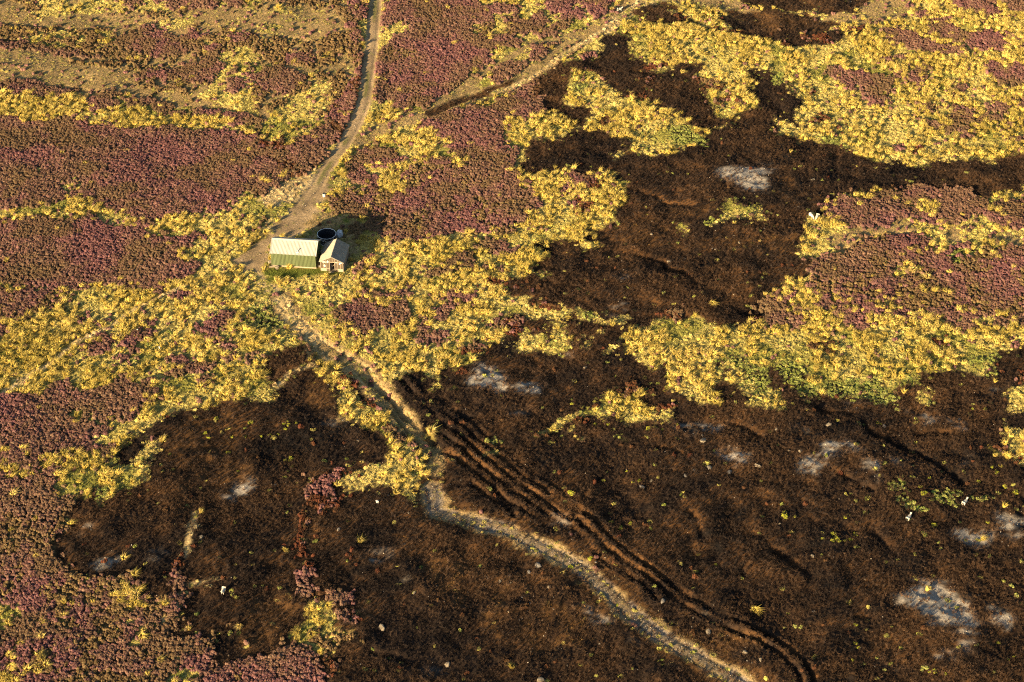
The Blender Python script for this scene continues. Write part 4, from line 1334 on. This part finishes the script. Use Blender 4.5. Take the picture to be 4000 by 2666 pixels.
for i in range(3):
    m.box(-.3 + .04 * i, .28 - .03 * i, -.2, .22, .12 * i - .02, .12 * i + .09)
pl = m.build('timber_offcuts', M_WOOD, None); pl.location = (p.x, p.y, hz1(p.x, p.y)); pl.rotation_euler.z = .5
tag(pl, 'small stack of pale timber offcuts against the green shed end', 'timber')

# ------------------------------------------------------------------ field barn with open timber front
bl, br = tg('S', 1384, 1208), tg('S', 1735, 1232)
brz, BW = frame_of(bl, br)
apex, back = G(*tpx('S', 1545, 1002), 3.1), G(*tpx('S', 1622, 728), 3.1)
BL = (back - apex).length
zb2 = min(hz1(bl.x, bl.y), hz1(br.x, br.y)) - .04
barn = empty('field_barn', (bl.x, bl.y, zb2), brz)
tag(barn, 'small open fronted timber barn with a grey corrugated roof', 'barn')
BH, BR, BO = 2.05, 1.05, .16
skew = math.atan2(back.y - apex.y, back.x - apex.x) - brz - math.pi / 2
BL = BL - .2
m = MB(); m.box(0.03, BW - .03, .1, BL, -.3, .06); m.build('floor', M_WOOD2, barn)
# side and back walls
for x0, nm in ((0, 'l'), (BW - .05, 'r')):
    n = 9
    for i in range(n):
        y0 = .06 + (BL - .06) * i / n
        m = MB(); m.box(x0, x0 + .05, y0 + .01, y0 + (BL - .06) / n - .01, -.05, BH - .02); m.build('side_board', M_WOOD2, barn)
m = MB()
q = [(0, -.05), (BW, -.05), (BW, BH), (BW / 2, BH + BR - .04), (0, BH)]
m.prism([(a, BL, b) for a, b in q], [(a, BL + .05, b) for a, b in q]); m.build('rear_wall', M_WOOD2, barn)
# corrugated slopes
for sgn in (-1, 1):
    e = -BO if sgn < 0 else BW + BO
    z0 = BH - BR / (BW / 2) * BO
    nrm = Vector((sgn * BR, 0, BW / 2))
    m = MB()
    if sgn < 0:
        m.sheet((e, BL + .25, z0 + .02), (0, -BL - .5, 0), (BW / 2 - e, 0, BH + BR - z0), nrm, .21, .06, .02, False)
    else:
        m.sheet((e, -.25, z0 + .02), (0, BL + .5, 0), (BW / 2 - e, 0, BH + BR - z0), nrm, .21, .06, .02, False)
    m.build('roof_slope', M_GREYR, barn)
m = MB(); m.bar((BW / 2, -.25, BH + BR + .05), (BW / 2, BL + .25, BH + BR + .05), .09, 7); m.build('ridge_cap', M_GREYR, barn)
# front frame: posts at fractions of the width, panels between
def roof_z(x):
    return BH + BR * (1 - abs(x - BW / 2) / (BW / 2)) - .08
posts = [0.0, .135, .25, .40, .535, .63, .77, .885, 1.0]
door = (.40, .63)
for i, fx in enumerate(posts):
    x = .05 + (BW - .1) * fx
    if fx == .535:
        z0, hh = BH - .1, roof_z(x)
    else:
        z0, hh = -.05, roof_z(x)
    m = MB(); m.box(x - .03, x + .03, -.05, .05, z0, hh); m.build('post', M_WOOD, barn)
for x0, x1 in ((0, .40), (.63, 1.0)):
    m = MB(); m.box(BW * x0 + .05, BW * x1 - .02, -.035, .035, BH - .16, BH - .06); m.build('rail', M_WOOD, barn)
    m = MB(); m.box(BW * x0 + .05, BW * x1 - .02, -.033, .033, .55, .62); m.build('rail', M_WOOD, barn)
m = MB(); m.box(BW * .40, BW * .63, -.04, .04, BH - .15, BH - .04); m.build('door_lintel', M_WOOD, barn)
for sgn in (-1, 1):
    m = MB()
    a = Vector((BW / 2 + sgn * BW / 2, -.06, BH - .02)); b = Vector((BW / 2, -.06, BH + BR - .02))
    m.prism([a, b, b + Vector((0, .06, 0)), a + Vector((0, .06, 0))], [p_ + Vector((0, 0, -.11)) for p_ in (a, b, b + Vector((0, .06, 0)), a + Vector((0, .06, 0)))])
    m.build('barge_board', M_WOOD, barn)
for i in range(len(posts) - 1):
    f0, f1 = posts[i], posts[i + 1]
    x0, x1 = .05 + (BW - .1) * f0 + .05, .05 + (BW - .1) * f1 - .05
    if not (f0 >= door[0] - .01 and f1 <= door[1] + .01):
        m = MB(); m.box(x0, x1, .0, .012, .62, BH - .16); m.build('pane', M_MESH, barn)
        if f0 in (.25, .63):
            m = MB(); m.box(x0, x1, .0, .012, -.03, .55); m.build('lower_panel', M_MESH, barn)
        else:
            for b_ in range(3):
                m = MB(); m.box(x0 - .03, x1 + .03, -.03, -.005, .02 + .18 * b_, .185 + .18 * b_); m.build('lower_board', M_WOOD, barn)
    m = MB(); m.prism([(x0, 0, BH - .06), (x1, 0, BH - .06), (x1, 0, roof_z(x1) - .1), (x0, 0, roof_z(x0) - .1)], [(x0, .012, BH - .06), (x1, .012, BH - .06), (x1, .012, roof_z(x1) - .1), (x0, .012, roof_z(x0) - .1)])
    m.build('gable_pane', M_MESH, barn)
# torn sheeting left on the frame
for cx_, cz_, w_, h_, sd in ((.17, BH - .12, .85, .28, 1), (.33, BH - .02, .38, .62, 2), (.19, 1.15, .36, .62, 3), (.70, BH - .12, .40, .18, 4), (.88, BH - .14, .62, .24, 5), (.84, 1.68, .2, .36, 6)):
    rg = random.Random(sd)
    n = 12
    ring = [(BW * cx_ + math.cos(k * 2 * math.pi / n) * w_ / 2 * rg.uniform(.6, 1.15), cz_ + math.sin(k * 2 * math.pi / n) * h_ / 2 * rg.uniform(.55, 1.15)) for k in range(n)]
    m = MB(); m.prism([(a, -.062, b) for a, b in ring], [(a, -.055, b) for a, b in ring]); m.build('torn_sheet', M_PLAST, barn)
# open door leaf and things inside
m = MB(); m.prism([(BW * .425, .05, 0), (BW * .50, .62, 0), (BW * .50 - .05, .64, 0), (BW * .425 - .05, .07, 0)], [(BW * .425, .05, 1.85), (BW * .50, .62, 1.85), (BW * .50 - .05, .64, 1.85), (BW * .425 - .05, .07, 1.85)])
dl = m.build('door_leaf', M_WOOD2, barn)
m = MB(); m.bar((BW * .47, .33, .9), (BW * .47, .33, 1.05), .02); m.build('handle', M_PIPE, dl)
m = MB(); m.bar((BW * .5, .5, .75), (BW * .58, .75, 1.0), .03); m.build('prop', M_WOOD, barn)
p = tg('S', 1548, 1236)
m = MB(); m.prism([(-.5, -.18, -.1), (.45, -.2, -.1), (.5, .2, -.1), (-.42, .22, -.1)], [(-.46, -.15, .10), (.42, -.17, .11), (.46, .17, .11), (-.4, .19, .10)])
o = m.build('door_step', M_STONE, None, .02); o.location = (p.x, p.y, hz1(p.x, p.y)); o.rotation_euler.z = brz
tag(o, 'flat stone step lying before the barn doorway', 'step')
p = tg('S', 1392, 965)
m = MB(); m.prism([(-.32, -.05, 0), (.36, -.05, 0), (.36, .05, 0), (-.32, .05, 0)], [(-.32, .22, .75), (.3, .22, .85), (.3, .31, .85), (-.32, .31, .75)])
o = m.build('leaning_slab', M_PLAST, None, .01); o.location = (p.x, p.y, hz1(p.x, p.y) - .02); o.rotation_euler.z = brz
tag(o, 'pale board leaning in the gap between shed and barn', 'board')
p = tg('S', 1372, 1150)
tagged_rock('boulder', (p.x, p.y, hz1(p.x, p.y) + .15), .6, .5, .6, .4, 301, M_STONE2, 'rounded stone at the corner of the barn facing the green shed', 'stone')

# ------------------------------------------------------------------ water tank
TH, TR = 1.42, 1.66
c = G(*tpx('S', 1473, 642), TH)
zt = hz1(c.x, c.y) - .04
tank = empty('water_tank', (c.x, c.y, zt))
tag(tank, 'round black open topped water tank with a galvanised pipe rim', 'tank')
N12 = 12
vt = [Vector((math.cos(2 * math.pi * (k + .35) / N12), math.sin(2 * math.pi * (k + .35) / N12), 0)) for k in range(N12)]
for k in range(N12):                                # liner panels
    a, b = vt[k], vt[(k + 1) % N12]
    m = MB()
    m.prism([a * (TR - .05), b * (TR - .05), b * (TR - .09), a * (TR - .09)], [q * f + Vector((0, 0, TH - .02)) for q, f in ((a, TR - .05), (b, TR - .05), (b, TR - .09), (a, TR - .09))])
    m.build('liner_panel', M_BLACK, tank)
    m = MB(); m.bar(a * TR + Vector((0, 0, TH)), b * TR + Vector((0, 0, TH)), .045, 8); m.build('rim_pipe', M_PIPE, tank)
for k in range(0, N12, 2):
    a = vt[k] * (TR + .02)
    m = MB()
    m.bar(a + Vector((0, 0, -.05)), a + Vector((0, 0, TH * .62)), .032, 6)
    for kk in (k - 1, k + 1):
        e = a.lerp(vt[kk % N12] * (TR + .02), .55) + Vector((0, 0, TH - .02))
        m.bar(a + Vector((0, 0, TH * .60)), e, .026, 6)
    po = m.build('support_post', M_PIPE, tank)
m = MB(); m.prism([v_ * (TR - .1) + Vector((0, 0, .02)) for v_ in vt], [v_ * (TR - .1) + Vector((0, 0, .32)) for v_ in vt]); m.build('water', M_WATER, tank)
m = MB(); m.prism([v_ * (TR + .16) + Vector((0, 0, -.15)) for v_ in vt], [v_ * (TR + .10) + Vector((0, 0, .09)) for v_ in vt]); m.build('base_pad', M_PLAST, tank)
a, b = vt[8], vt[9]
fdir = min(range(N12), key=lambda k: ((vt[k] + vt[(k + 1) % N12]).normalized() - Vector((-.13, -.99, 0))).length)
a, b = vt[fdir], vt[(fdir + 1) % N12]
m = MB()
for t0, t1 in ((.05, .30), (.36, .62), (.68, .95)):
    p0, p1 = a.lerp(b, t0) * (TR - .04), a.lerp(b, t1) * (TR - .04)
    m.prism([p0 + Vector((0, 0, .88)), p1 + Vector((0, 0, .88)), p1 * .995 + Vector((0, 0, .88)), p0 * .995 + Vector((0, 0, .88))], [p0 + Vector((0, 0, 1.0)), p1 + Vector((0, 0, 1.0)), p1 * .995 + Vector((0, 0, 1.0)), p0 * .995 + Vector((0, 0, 1.0))])
m.build('printed_mark', M_WHITE, tank)
# crumpled tarpaulin against the tank
p = G(*tpx('S', 1668, 700), 0)
bm = bmesh.new()
bmesh.ops.create_icosphere(bm, subdivisions=4, radius=1.0)
for v_ in bm.verts:
    q = v_.co.copy()
    an = math.atan2(q.y, q.x)
    fold = .5 + .5 * math.sin(an * 5 + 3.0 * q.z + 1.3 * math.sin(an * 2))          # hanging folds
    n_ = float(NA.fbm(np.array([q.x * 4 + 9]), np.array([q.y * 4 + q.z * 3]), 1.0, 3, .6)[0]) - .5
    k = .72 + .34 * fold + .7 * n_
    lift = .22 * math.cos(an * 2 + .6) * max(0, q.z)                                # two peaks
    v_.co = Vector((q.x * .56 * k, q.y * .40 * k, max(-.03, .66 + (q.z * .78 + lift) * (.8 + .25 * fold))))
me = bpy.data.meshes.new('tarpaulin'); bm.to_mesh(me); bm.free(); me.materials.append(M_TARP)
o = link(bpy.data.objects.new('tarpaulin', me)); o.location = (p.x + .05, p.y, hz1(p.x, p.y)); o.rotation_euler = (0, .08, .3)
tag(o, 'crumpled blue grey tarpaulin bundled beside the black water tank', 'tarpaulin')
# drum beside the track
p = on_ground(1267, 768)
dr = empty('oil_drum', (p.x, p.y, p.z - .03), .4)
tag(dr, 'white drum with a dark lid at the edge of the dirt track', 'drum')
m = MB(); m.bar((0, 0, 0), (0, 0, .62), .29, 14); m.bar((0, 0, .2), (0, 0, .23), .305, 14); m.bar((0, 0, .42), (0, 0, .45), .305, 14); m.build('body', M_WHITE, dr)
m = MB(); m.bar((0, 0, .615), (0, 0, .68), .27, 14); m.build('lid', M_BLACK, dr)
# white marker posts in the grass and on the burn
def marker(px, py, h, wd, label):
    p = on_ground(px, py)
    m = MB(); m.box(-wd, wd, -wd, wd, -.1, h); m.prism([(-wd * 1.3, -wd * 1.3, h), (wd * 1.3, -wd * 1.3, h), (wd * 1.3, wd * 1.3, h), (-wd * 1.3, wd * 1.3, h)], [(-wd * .6, -wd * .6, h + .06), (wd * .6, -wd * .6, h + .06), (wd * .6, wd * .6, h + .06), (-wd * .6, wd * .6, h + .06)])
    o = m.build('marker_post', M_WHITE, None); o.location = p; o.rotation_euler.z = .3
    tag(o, label, 'post')
marker(624, 1370, .75, .08, 'thin white marker post in the tall grass near the faint footpath')
marker(1474, 1966, .42, .16, 'squat white marker post on burnt ground below the russet heather')
marker(538, 1297, .5, .09, 'short white marker post beside heather clumps in the pale grass')

# ------------------------------------------------------------------ sheep
M_WOOL = simple('sheep_wool', (.42, .385, .32), 0.9, 0, .15, 14, .4)
def sheep(px, py, heading, grazing, label, lying=False, s=1.0):
    """one continuous body: trunk, neck, head, ears, tail and four legs grown from a skeleton"""
    hd = [(.44, .0, .70), (.60, .0, .86), (.66, 0, .96), (.80, 0, .90)] if not grazing else [(.46, 0, .58), (.62, 0, .40), (.68, 0, .26), (.76, 0, .10)]
    V_ = [(-.40, 0, .60), (-.15, 0, .62), (.12, 0, .61), (.34, 0, .62)] + hd          # 0-3 trunk, 4-7 neck and head
    Rr = [(.21, .24), (.27, .27), (.27, .27), (.22, .24), (.15, .14), (.11, .10), (.095, .095), (.055, .055)]
    E = [(0, 1), (1, 2), (2, 3), (3, 4), (4, 5), (5, 6), (6, 7)]
    def add(par, pts):
        k = par
        for q, r_ in pts:
            V_.append(q); Rr.append((r_, r_)); E.append((k, len(V_) - 1)); k = len(V_) - 1
    for sy in (-1, 1):
        add(3, [((.33, sy * .13, .42), .075), ((.33, sy * .13, .22), .04), ((.32, sy * .13, -.02), .035)])
        add(0, [((-.34, sy * .14, .42), .095), ((-.44, sy * .14, .26), .045), ((-.41, sy * .14, -.02), .035)])
        hx, _, hz_ = hd[2]
        add(6, [((hx - .04, sy * .16, hz_ + .03), .022)])
    add(0, [((-.60, 0, .52), .04), ((-.64, 0, .40), .03)])
    me = bpy.data.meshes.new('sheep')
    me.from_pydata(V_, E, [])
    o = bpy.data.objects.new('sheep', me)
    COL.objects.link(o)
    md = o.modifiers.new('skin', 'SKIN')
    for i, r_ in enumerate(Rr):
        me.skin_vertices[0].data[i].radius = r_
    me.skin_vertices[0].data[1].use_root = True
    sd_ = o.modifiers.new('sub', 'SUBSURF'); sd_.levels = sd_.render_levels = 1
    me.materials.append(M_WOOL)
    dg = bpy.context.evaluated_depsgraph_get()
    me2 = bpy.data.meshes.new_from_object(o.evaluated_get(dg))
    o.modifiers.clear()
    o.data = me2
    for q in me2.polygons:
        q.use_smooth = True
    p = on_ground(px, py)
    o.location = (p.x, p.y, p.z - (.27 if lying else 0))
    o.scale = (s, s, s)
    o.rotation_euler = (0, 0, R(heading))
    tag(o, label, 'sheep', 'sheep grazing on the moor')
    return o
sheep(2420, 46, 20, False, 'sheep standing at the top end of the pale path')
sheep(3169, 852, -60, True, 'grazing sheep nearer the burnt slope of the pair by the heather', s=1.05)
sheep(3191, 856, -115, True, 'grazing sheep nearer the heather of the pair at its edge', s=1.0)
sheep(873, 2318, -100, False, 'lone white sheep on the burnt ground near the heather tongue', s=1.0)
sheep(3549, 2028, 55, False, 'sheep by green bilberry on the burn, lower of the two', s=1.05, lying=True)
sheep(3768, 1968, 50, False, 'sheep by moss on the burn, upper of the two', s=1.05, lying=True)

# ------------------------------------------------------------------ boulders and stones lying on the burn
ROCKS = [rock_mesh(f'boulder_shape_{i}', 400 + i, 2, None, .62) for i in range(6)]
for k, me in enumerate(ROCKS):
    me.materials.append(M_STONE if k % 2 == 0 else M_STONE2)
def boulder(tile, x, y, size, label, group=None, aspect=.75, k=None):
    p = on_ground(*tpx(tile, x, y))
    if k is None:
        k = random.randrange(6)
    o = link(bpy.data.objects.new('boulder' if size > .55 else 'stone', ROCKS[k]))
    o.location = (p.x, p.y, p.z + size * .05)
    size *= .72
    o.scale = (size * random.uniform(1.1, 1.4), size * aspect * random.uniform(1.0, 1.3), size * random.uniform(.8, 1.1))
    o.rotation_euler = (random.uniform(-.2, .2), random.uniform(-.2, .2), random.uniform(0, 6.28))
    tag(o, label, 'boulder' if size > .55 else 'stone', group)
    return o
boulder('13', 660, 612, 1.7, 'large pale flat topped boulder alone on burnt ground right of the heather tongue', k=0)
boulder('13', 1005, 806, 1.5, 'large pale wedge shaped boulder near the bottom edge on burnt ground', k=2)
boulder('23', 135, 282, 1.5, 'big grey boulder on the burn just below the start of the stony track', k=1)
boulder('23', 90, 318, 1.0, 'grey boulder just below the big one near the stony track', k=3)
boulder('23', 150, 885, 2.0, 'broad pale boulder cut by the bottom edge of the picture', k=2)
boulder('23', 790, 472, 1.3, 'grey white boulder above the middle of the stony track', k=5)
boulder('23', 1030, 632, 1.4, 'pale boulder with a dark shadow right of the stony track', k=0)
boulder('23', 1220, 738, 1.1, 'smaller of two pale boulders close above the lower end of stony track', k=2)
boulder('23', 1305, 780, 1.0, 'pale boulder farthest along the lower right side of the stony track', k=4)
boulder('23', 195, 395, .9, 'pale brown boulder below the bend of the stony track', k=2)
boulder('23', 360, 262, .8, 'pale stone block standing in the upper stony track', k=0)
boulder('22', 1005, 525, 1.6, 'pale flat boulder on the burn under the ash patch', k=0)
boulder('22', 1033, 666, 1.4, 'pale rounded boulder left of a darker one on the burn', k=2)
boulder('22', 1140, 688, 1.5, 'dark brown boulder right of a pale rounded one on the burn', k=1)
boulder('22', 1290, 655, 1.5, 'wide pale boulder right of the dark boulder on the burn', k=4)
boulder('22', 683, 768, 1.1, 'grey boulder alone in the middle of the burnt slope', k=3)
boulder('22', 730, 735, .8, 'small pale boulder above the lone grey one on burnt slope', k=0)
boulder('22', 1000, 497, .7, 'small pale stone just above the flat boulder under the ash', k=2)
boulder('22', 385, 140, .9, 'pale boulder on the upper burn left of the tussock bank', k=0)
boulder('22', 910, 708, 1.0, 'bluish grey boulder left of the rounded pale boulder', k=5)
boulder('32', 318, 440, 1.3, 'flat pale boulder below the green edged grass on right hand burn', k=0)
boulder('32', 45, 466, 1.0, 'pale boulder at the left of the flat one on the right hand burn', k=2)
boulder('32', 172, 577, 1.1, 'round pale boulder with a smaller stone at its left', k=4)
boulder('32', 110, 577, .7, 'small pale stone at the left of the round boulder', k=2)
boulder('32', 610, 448, 1.0, 'grey boulder between yellow moss and the ash patch', k=3)
boulder('32', 1003, 412, .9, 'grey lump of rock above the long ash patch', k=5)
boulder('03', 1055, 135, 1.3, 'pale brown boulder at the top of the burn beside the grass line', k=2)
boulder('13', 433, 92, 1.1, 'mossy boulder on burn right of the russet heather line', k=1)
boulder('13', 1282, 367, .8, 'left stone of three by the edge of lower burn', k=0)
boulder('13', 1330, 340, .8, 'upper stone of three by the edge of lower burn', k=2)
boulder('13', 1338, 373, .6, 'lowest stone of three by the edge of lower burn', k=4)
boulder('13', 830, 427, .7, 'pale stone under the ash streak on lower burn', k=0)
boulder('21', 1440, 838, 1.1, 'pale boulder beside the dark peat cutting in the middle burn', k=0)
boulder('21', 1280, 586, .8, 'white boulder on pale peat in the middle burn', k=2)
boulder('21', 2085, 665, .8, 'white boulder among small stones on orange peat', k=4)
boulder('21', 1870, 722, .7, 'pale boulder below the orange peat band', k=0)
boulder('21', 2118, 598, .6, 'pale boulder above the white one on the orange peat', k=2)
boulder('31', 410, 83, 1.1, 'long pale boulder on the far burn above the two sheep', k=0)
boulder('33', 235, 233, .8, 'orange pale boulder below the yellow moss on the right burn', k=0)
boulder('33', 62, 62, .6, 'small white boulder under a yellow moss cushion on right burn', k=2)
boulder('12', 935, 915, .7, 'small pale rock on the burn left of the lower track', k=0)
boulder('30', 760, 18, .8, 'white boulder at the top edge on the far burn', k=2)
boulder('00', 875, 245, .6, 'white stone in heather among the far cut strips', k=0)
boulder('00', 680, 222, .6, 'white stone on the shaded bank of the far cut strip', k=2)
# small stones nothing tells apart, strewn over the burn
STONE_AT = {'22': 'small pale stone on the middle burn below the tussock bank', '32': 'small pale stone on the burn among ash patches at right', '33': 'small pale stone on the bottom right burn', '23': 'small pale stone close to the stony track',
            '13': 'small pale stone on the bottom middle burn', '03': 'small pale stone on the bottom left burn', '12': 'small pale stone on the burn near the lower track bend', '21': 'small pale stone on brown peat of the upper middle burn', '31': 'small pale stone on orange peat by the right heather'}
for tile, x, y in [('22', 70, 160), ('22', 135, 232), ('22', 235, 185), ('22', 1065, 557), ('22', 1140, 548), ('22', 1180, 560), ('22', 955, 678), ('22', 810, 660), ('22', 1150, 793),
                   ('32', 115, 432), ('32', 385, 545), ('32', 690, 495), ('32', 765, 518), ('32', 805, 465), ('32', 375, 830), ('32', 440, 860), ('32', 465, 690), ('32', 500, 765),
                   ('33', 345, 237), ('33', 540, 247), ('33', 605, 320), ('33', 610, 385), ('33', 510, 357), ('33', 235, 525), ('33', 245, 522), ('33', 560, 812), ('33', 845, 832), ('33', 320, 228),
                   ('23', 315, 145), ('23', 330, 115), ('23', 300, 108), ('23', 182, 105), ('23', 440, 265), ('23', 490, 240), ('23', 560, 355), ('23', 950, 557), ('23', 945, 605), ('23', 770, 520), ('23', 95, 480), ('23', 320, 495), ('23', 160, 572), ('23', 460, 692), ('23', 290, 808), ('23', 640, 830), ('23', 660, 828),
                   ('13', 1215, 348), ('13', 1325, 525), ('13', 1110, 423), ('13', 670, 418), ('13', 800, 5), ('13', 140, 182), ('13', 780, 170), ('13', 990, 608), ('13', 550, 800), ('13', 700, 528),
                   ('03', 1215, 345), ('03', 1200, 755), ('03', 480, 95), ('12', 1885, 1278), ('12', 1965, 1308), ('12', 1785, 1320), ('12', 1215, 1418), ('12', 180, 1320), ('12', 275, 1300),
                   ('21', 2010, 640), ('21', 2040, 596), ('21', 1900, 632), ('21', 2158, 968), ('21', 2035, 1140), ('21', 1415, 873), ('21', 1840, 715), ('21', 2025, 132), ('21', 2070, 105), ('31', 30, 870)]:
    boulder(tile, x, y, random.uniform(.32, .5), STONE_AT[tile], 'small stones strewn over the burn')

# ------------------------------------------------------------------ yellow moss cushions and lone tussocks that stand out on the burn
def own_plant(name, src, tile, x, y, s, hue, label, cat, group, zs=1.0):
    p = on_ground(*tpx(tile, x, y))
    key = src.name + '_own' + '_%02d%02d%02d' % tuple(int(c_ * 99) for c_ in hue)
    me = bpy.data.meshes.get(key)
    if me is None:
        me = src.copy(); me.name = key
        n = len(me.vertices)
        c = np.empty(n * 4, np.float32); me.attributes['tint'].data.foreach_get('color', c)
        c = c.reshape(n, 4); c[:, :3] *= np.array(hue); me.attributes['tint'].data.foreach_set('color', c.ravel())
        me.materials.clear(); me.materials.append(M_OWN)
    o = link(bpy.data.objects.new(name, me))
    o.location = p
    o.scale = (s, s, s * zs)
    o.rotation_euler = (0, 0, random.uniform(0, 6.28))
    tag(o, label, cat, group)
M_OWN, _t, _b = new_mat('lone_plant')
_a = _t.nodes.new('ShaderNodeAttribute'); _a.attribute_name = 'tint'
_t.links.new(_a.outputs['Color'], _b.inputs['Base Color']); _b.inputs['Roughness'].default_value = .8; _b.inputs['Specular IOR Level'].default_value = .15
MOSS_AT = {'33': 'small yellow green moss cushion on the bottom right burn', '32': 'small yellow moss cushion on burn under the right tussock bank', '23': 'small yellow green moss cushion between ruts and stony track',
           '22': 'small yellow moss cushion on the burn in the middle of the view', '12': 'small yellow moss cushion on the burn left of the lower track', '02': 'small yellow moss cushion on the burn near the left grass edge'}
for tile, x, y, s in [('33', 90, 25, 1.1), ('33', 88, 5, .7), ('33', 140, 25, .5), ('33', 345, 116, .9), ('33', 368, 150, 1.0), ('33', 340, 152, .7), ('33', 288, 142, .6), ('33', 436, 146, .7), ('33', 405, 152, .6), ('33', 460, 120, 1.0), ('33', 405, 30, .7), ('33', 870, 76, 1.1),
                      ('33', 460, 595, .6), ('33', 460, 693, .7), ('33', 474, 714, .5), ('33', 446, 780, .5), ('33', 875, 838, .8), ('33', 848, 842, .5), ('33', 1210, 688, .6), ('33', 1292, 760, .5), ('33', 1260, 775, .5), ('33', 930, 852, .5), ('33', 720, 782, .6), ('33', 1155, 55, .6), ('33', 355, 135, .6),
                      ('32', 575, 430, .6), ('32', 590, 437, .5), ('32', 848, 718, .6), ('32', 1195, 690, .9), ('32', 1105, 738, .7), ('32', 1175, 662, .6), ('32', 1300, 795, 1.1), ('32', 1245, 765, .8), ('32', 820, 800, 1.1), ('32', 800, 765, .7), ('32', 1075, 355, .6), ('32', 1140, 358, .7),
                      ('23', 568, 84, .9), ('23', 622, 62, .7), ('23', 518, 55, .7), ('23', 972, 318, .6), ('23', 1072, 278, .5), ('23', 550, 490, .5), ('23', 310, 290, .8), ('23', 410, 245, .8),
                      ('22', 435, 437, .6), ('22', 480, 733, .6), ('22', 310, 800, 1.1), ('22', 668, 735, .7), ('22', 635, 742, .5), ('22', 315, 330, .6), ('22', 715, 462, .9), ('22', 505, 437, .6), ('22', 600, 683, .4), ('22', 790, 465, .5), ('22', 865, 440, .6),
                      ('12', 375, 748, .7), ('12', 270, 808, .6), ('12', 260, 760, .6), ('12', 300, 770, .7), ('12', 290, 735, .5), ('12', 205, 858, .5), ('12', 125, 865, .6), ('12', 50, 876, .5), ('12', 310, 1085, 1.0), ('12', 270, 1098, .6),
                      ('02', 1915, 885, .6), ('02', 2130, 880, .6), ('02', 2250, 880, .7), ('02', 1880, 845, .7), ('02', 1985, 720, .9), ('02', 2300, 750, .9), ('02', 2095, 1030, .8), ('02', 1560, 1040, .5), ('02', 2185, 1198, .5)]:
    own_plant('moss_cushion', SRC['bilberry'][random.randrange(3)], tile, x, y, s, (.30, .30, .035), MOSS_AT[tile], 'moss', 'moss cushions on the burn', .6)
for tile, x, y, s, lab in [('12', 1600, 850, 1.7, 'lone golden tussock right of the lower track above the ruts'), ('03', 1258, 605, .9, 'lone pale tussock on burn right of the heather bottom'),
                           ('02', 120, 1420, 1.3, 'golden tussock against heather at left edge'), ('31', 1465, 990, 1.5, 'lone round golden tussock amid the heather on the right'),
                           ('31', 1335, 930, 1.7, 'large golden tussock at the end of pale grass amid right heather'), ('03', 715, 450, 1.6, 'golden tussock at the heather edge above burnt hollow'),
                           ('03', 225, 665, 1.2, 'yellow tussock amid the bottom left heather')]:
    own_plant('grass_tussock', SRC['tussock'][random.randrange(4)], tile, x, y, s, (.52, .38, .12), lab, 'tussock', None, .9)

# loose pebbles on the tracks
SRC['pebble'] = [rock_mesh(f'pebble_{i}', 500 + i, 1, None, .7) for i in range(3)]
M_PEB, _t, _b = new_mat('track_pebbles')
_a = _t.nodes.new('ShaderNodeAttribute'); _a.attribute_type = 'INSTANCER'; _a.attribute_name = 'hue'
_t.links.new(_a.outputs['Color'], _b.inputs['Base Color']); _b.inputs['Roughness'].default_value = .9
for me in SRC['pebble']:
    me.materials.append(M_PEB)
x, y, c_, ri, ci = jitter(0.40)
k = sel_by(c_, {'Z': .55, 'K': .08, 'B': .012, 'O': .02}) | ((ash[ri, ci] > 0) & (RNG.random(len(x)) < .18))
x, y = x[k], y[k]
s = .07 + .16 * RNG.random(len(x)) ** 3
tt = RNG.random(len(x))[:, None]
scatter('pebbles', 'pebble', np.stack([x, y, hz(x, y) + s * .2], 1), np.stack([s * 1.2, s, s], 1), np.array((.34, .28, .21)) * (1 - tt) + np.array((.20, .18, .17)) * tt, .5, 'loose pale pebbles on the stony track and ash patches')
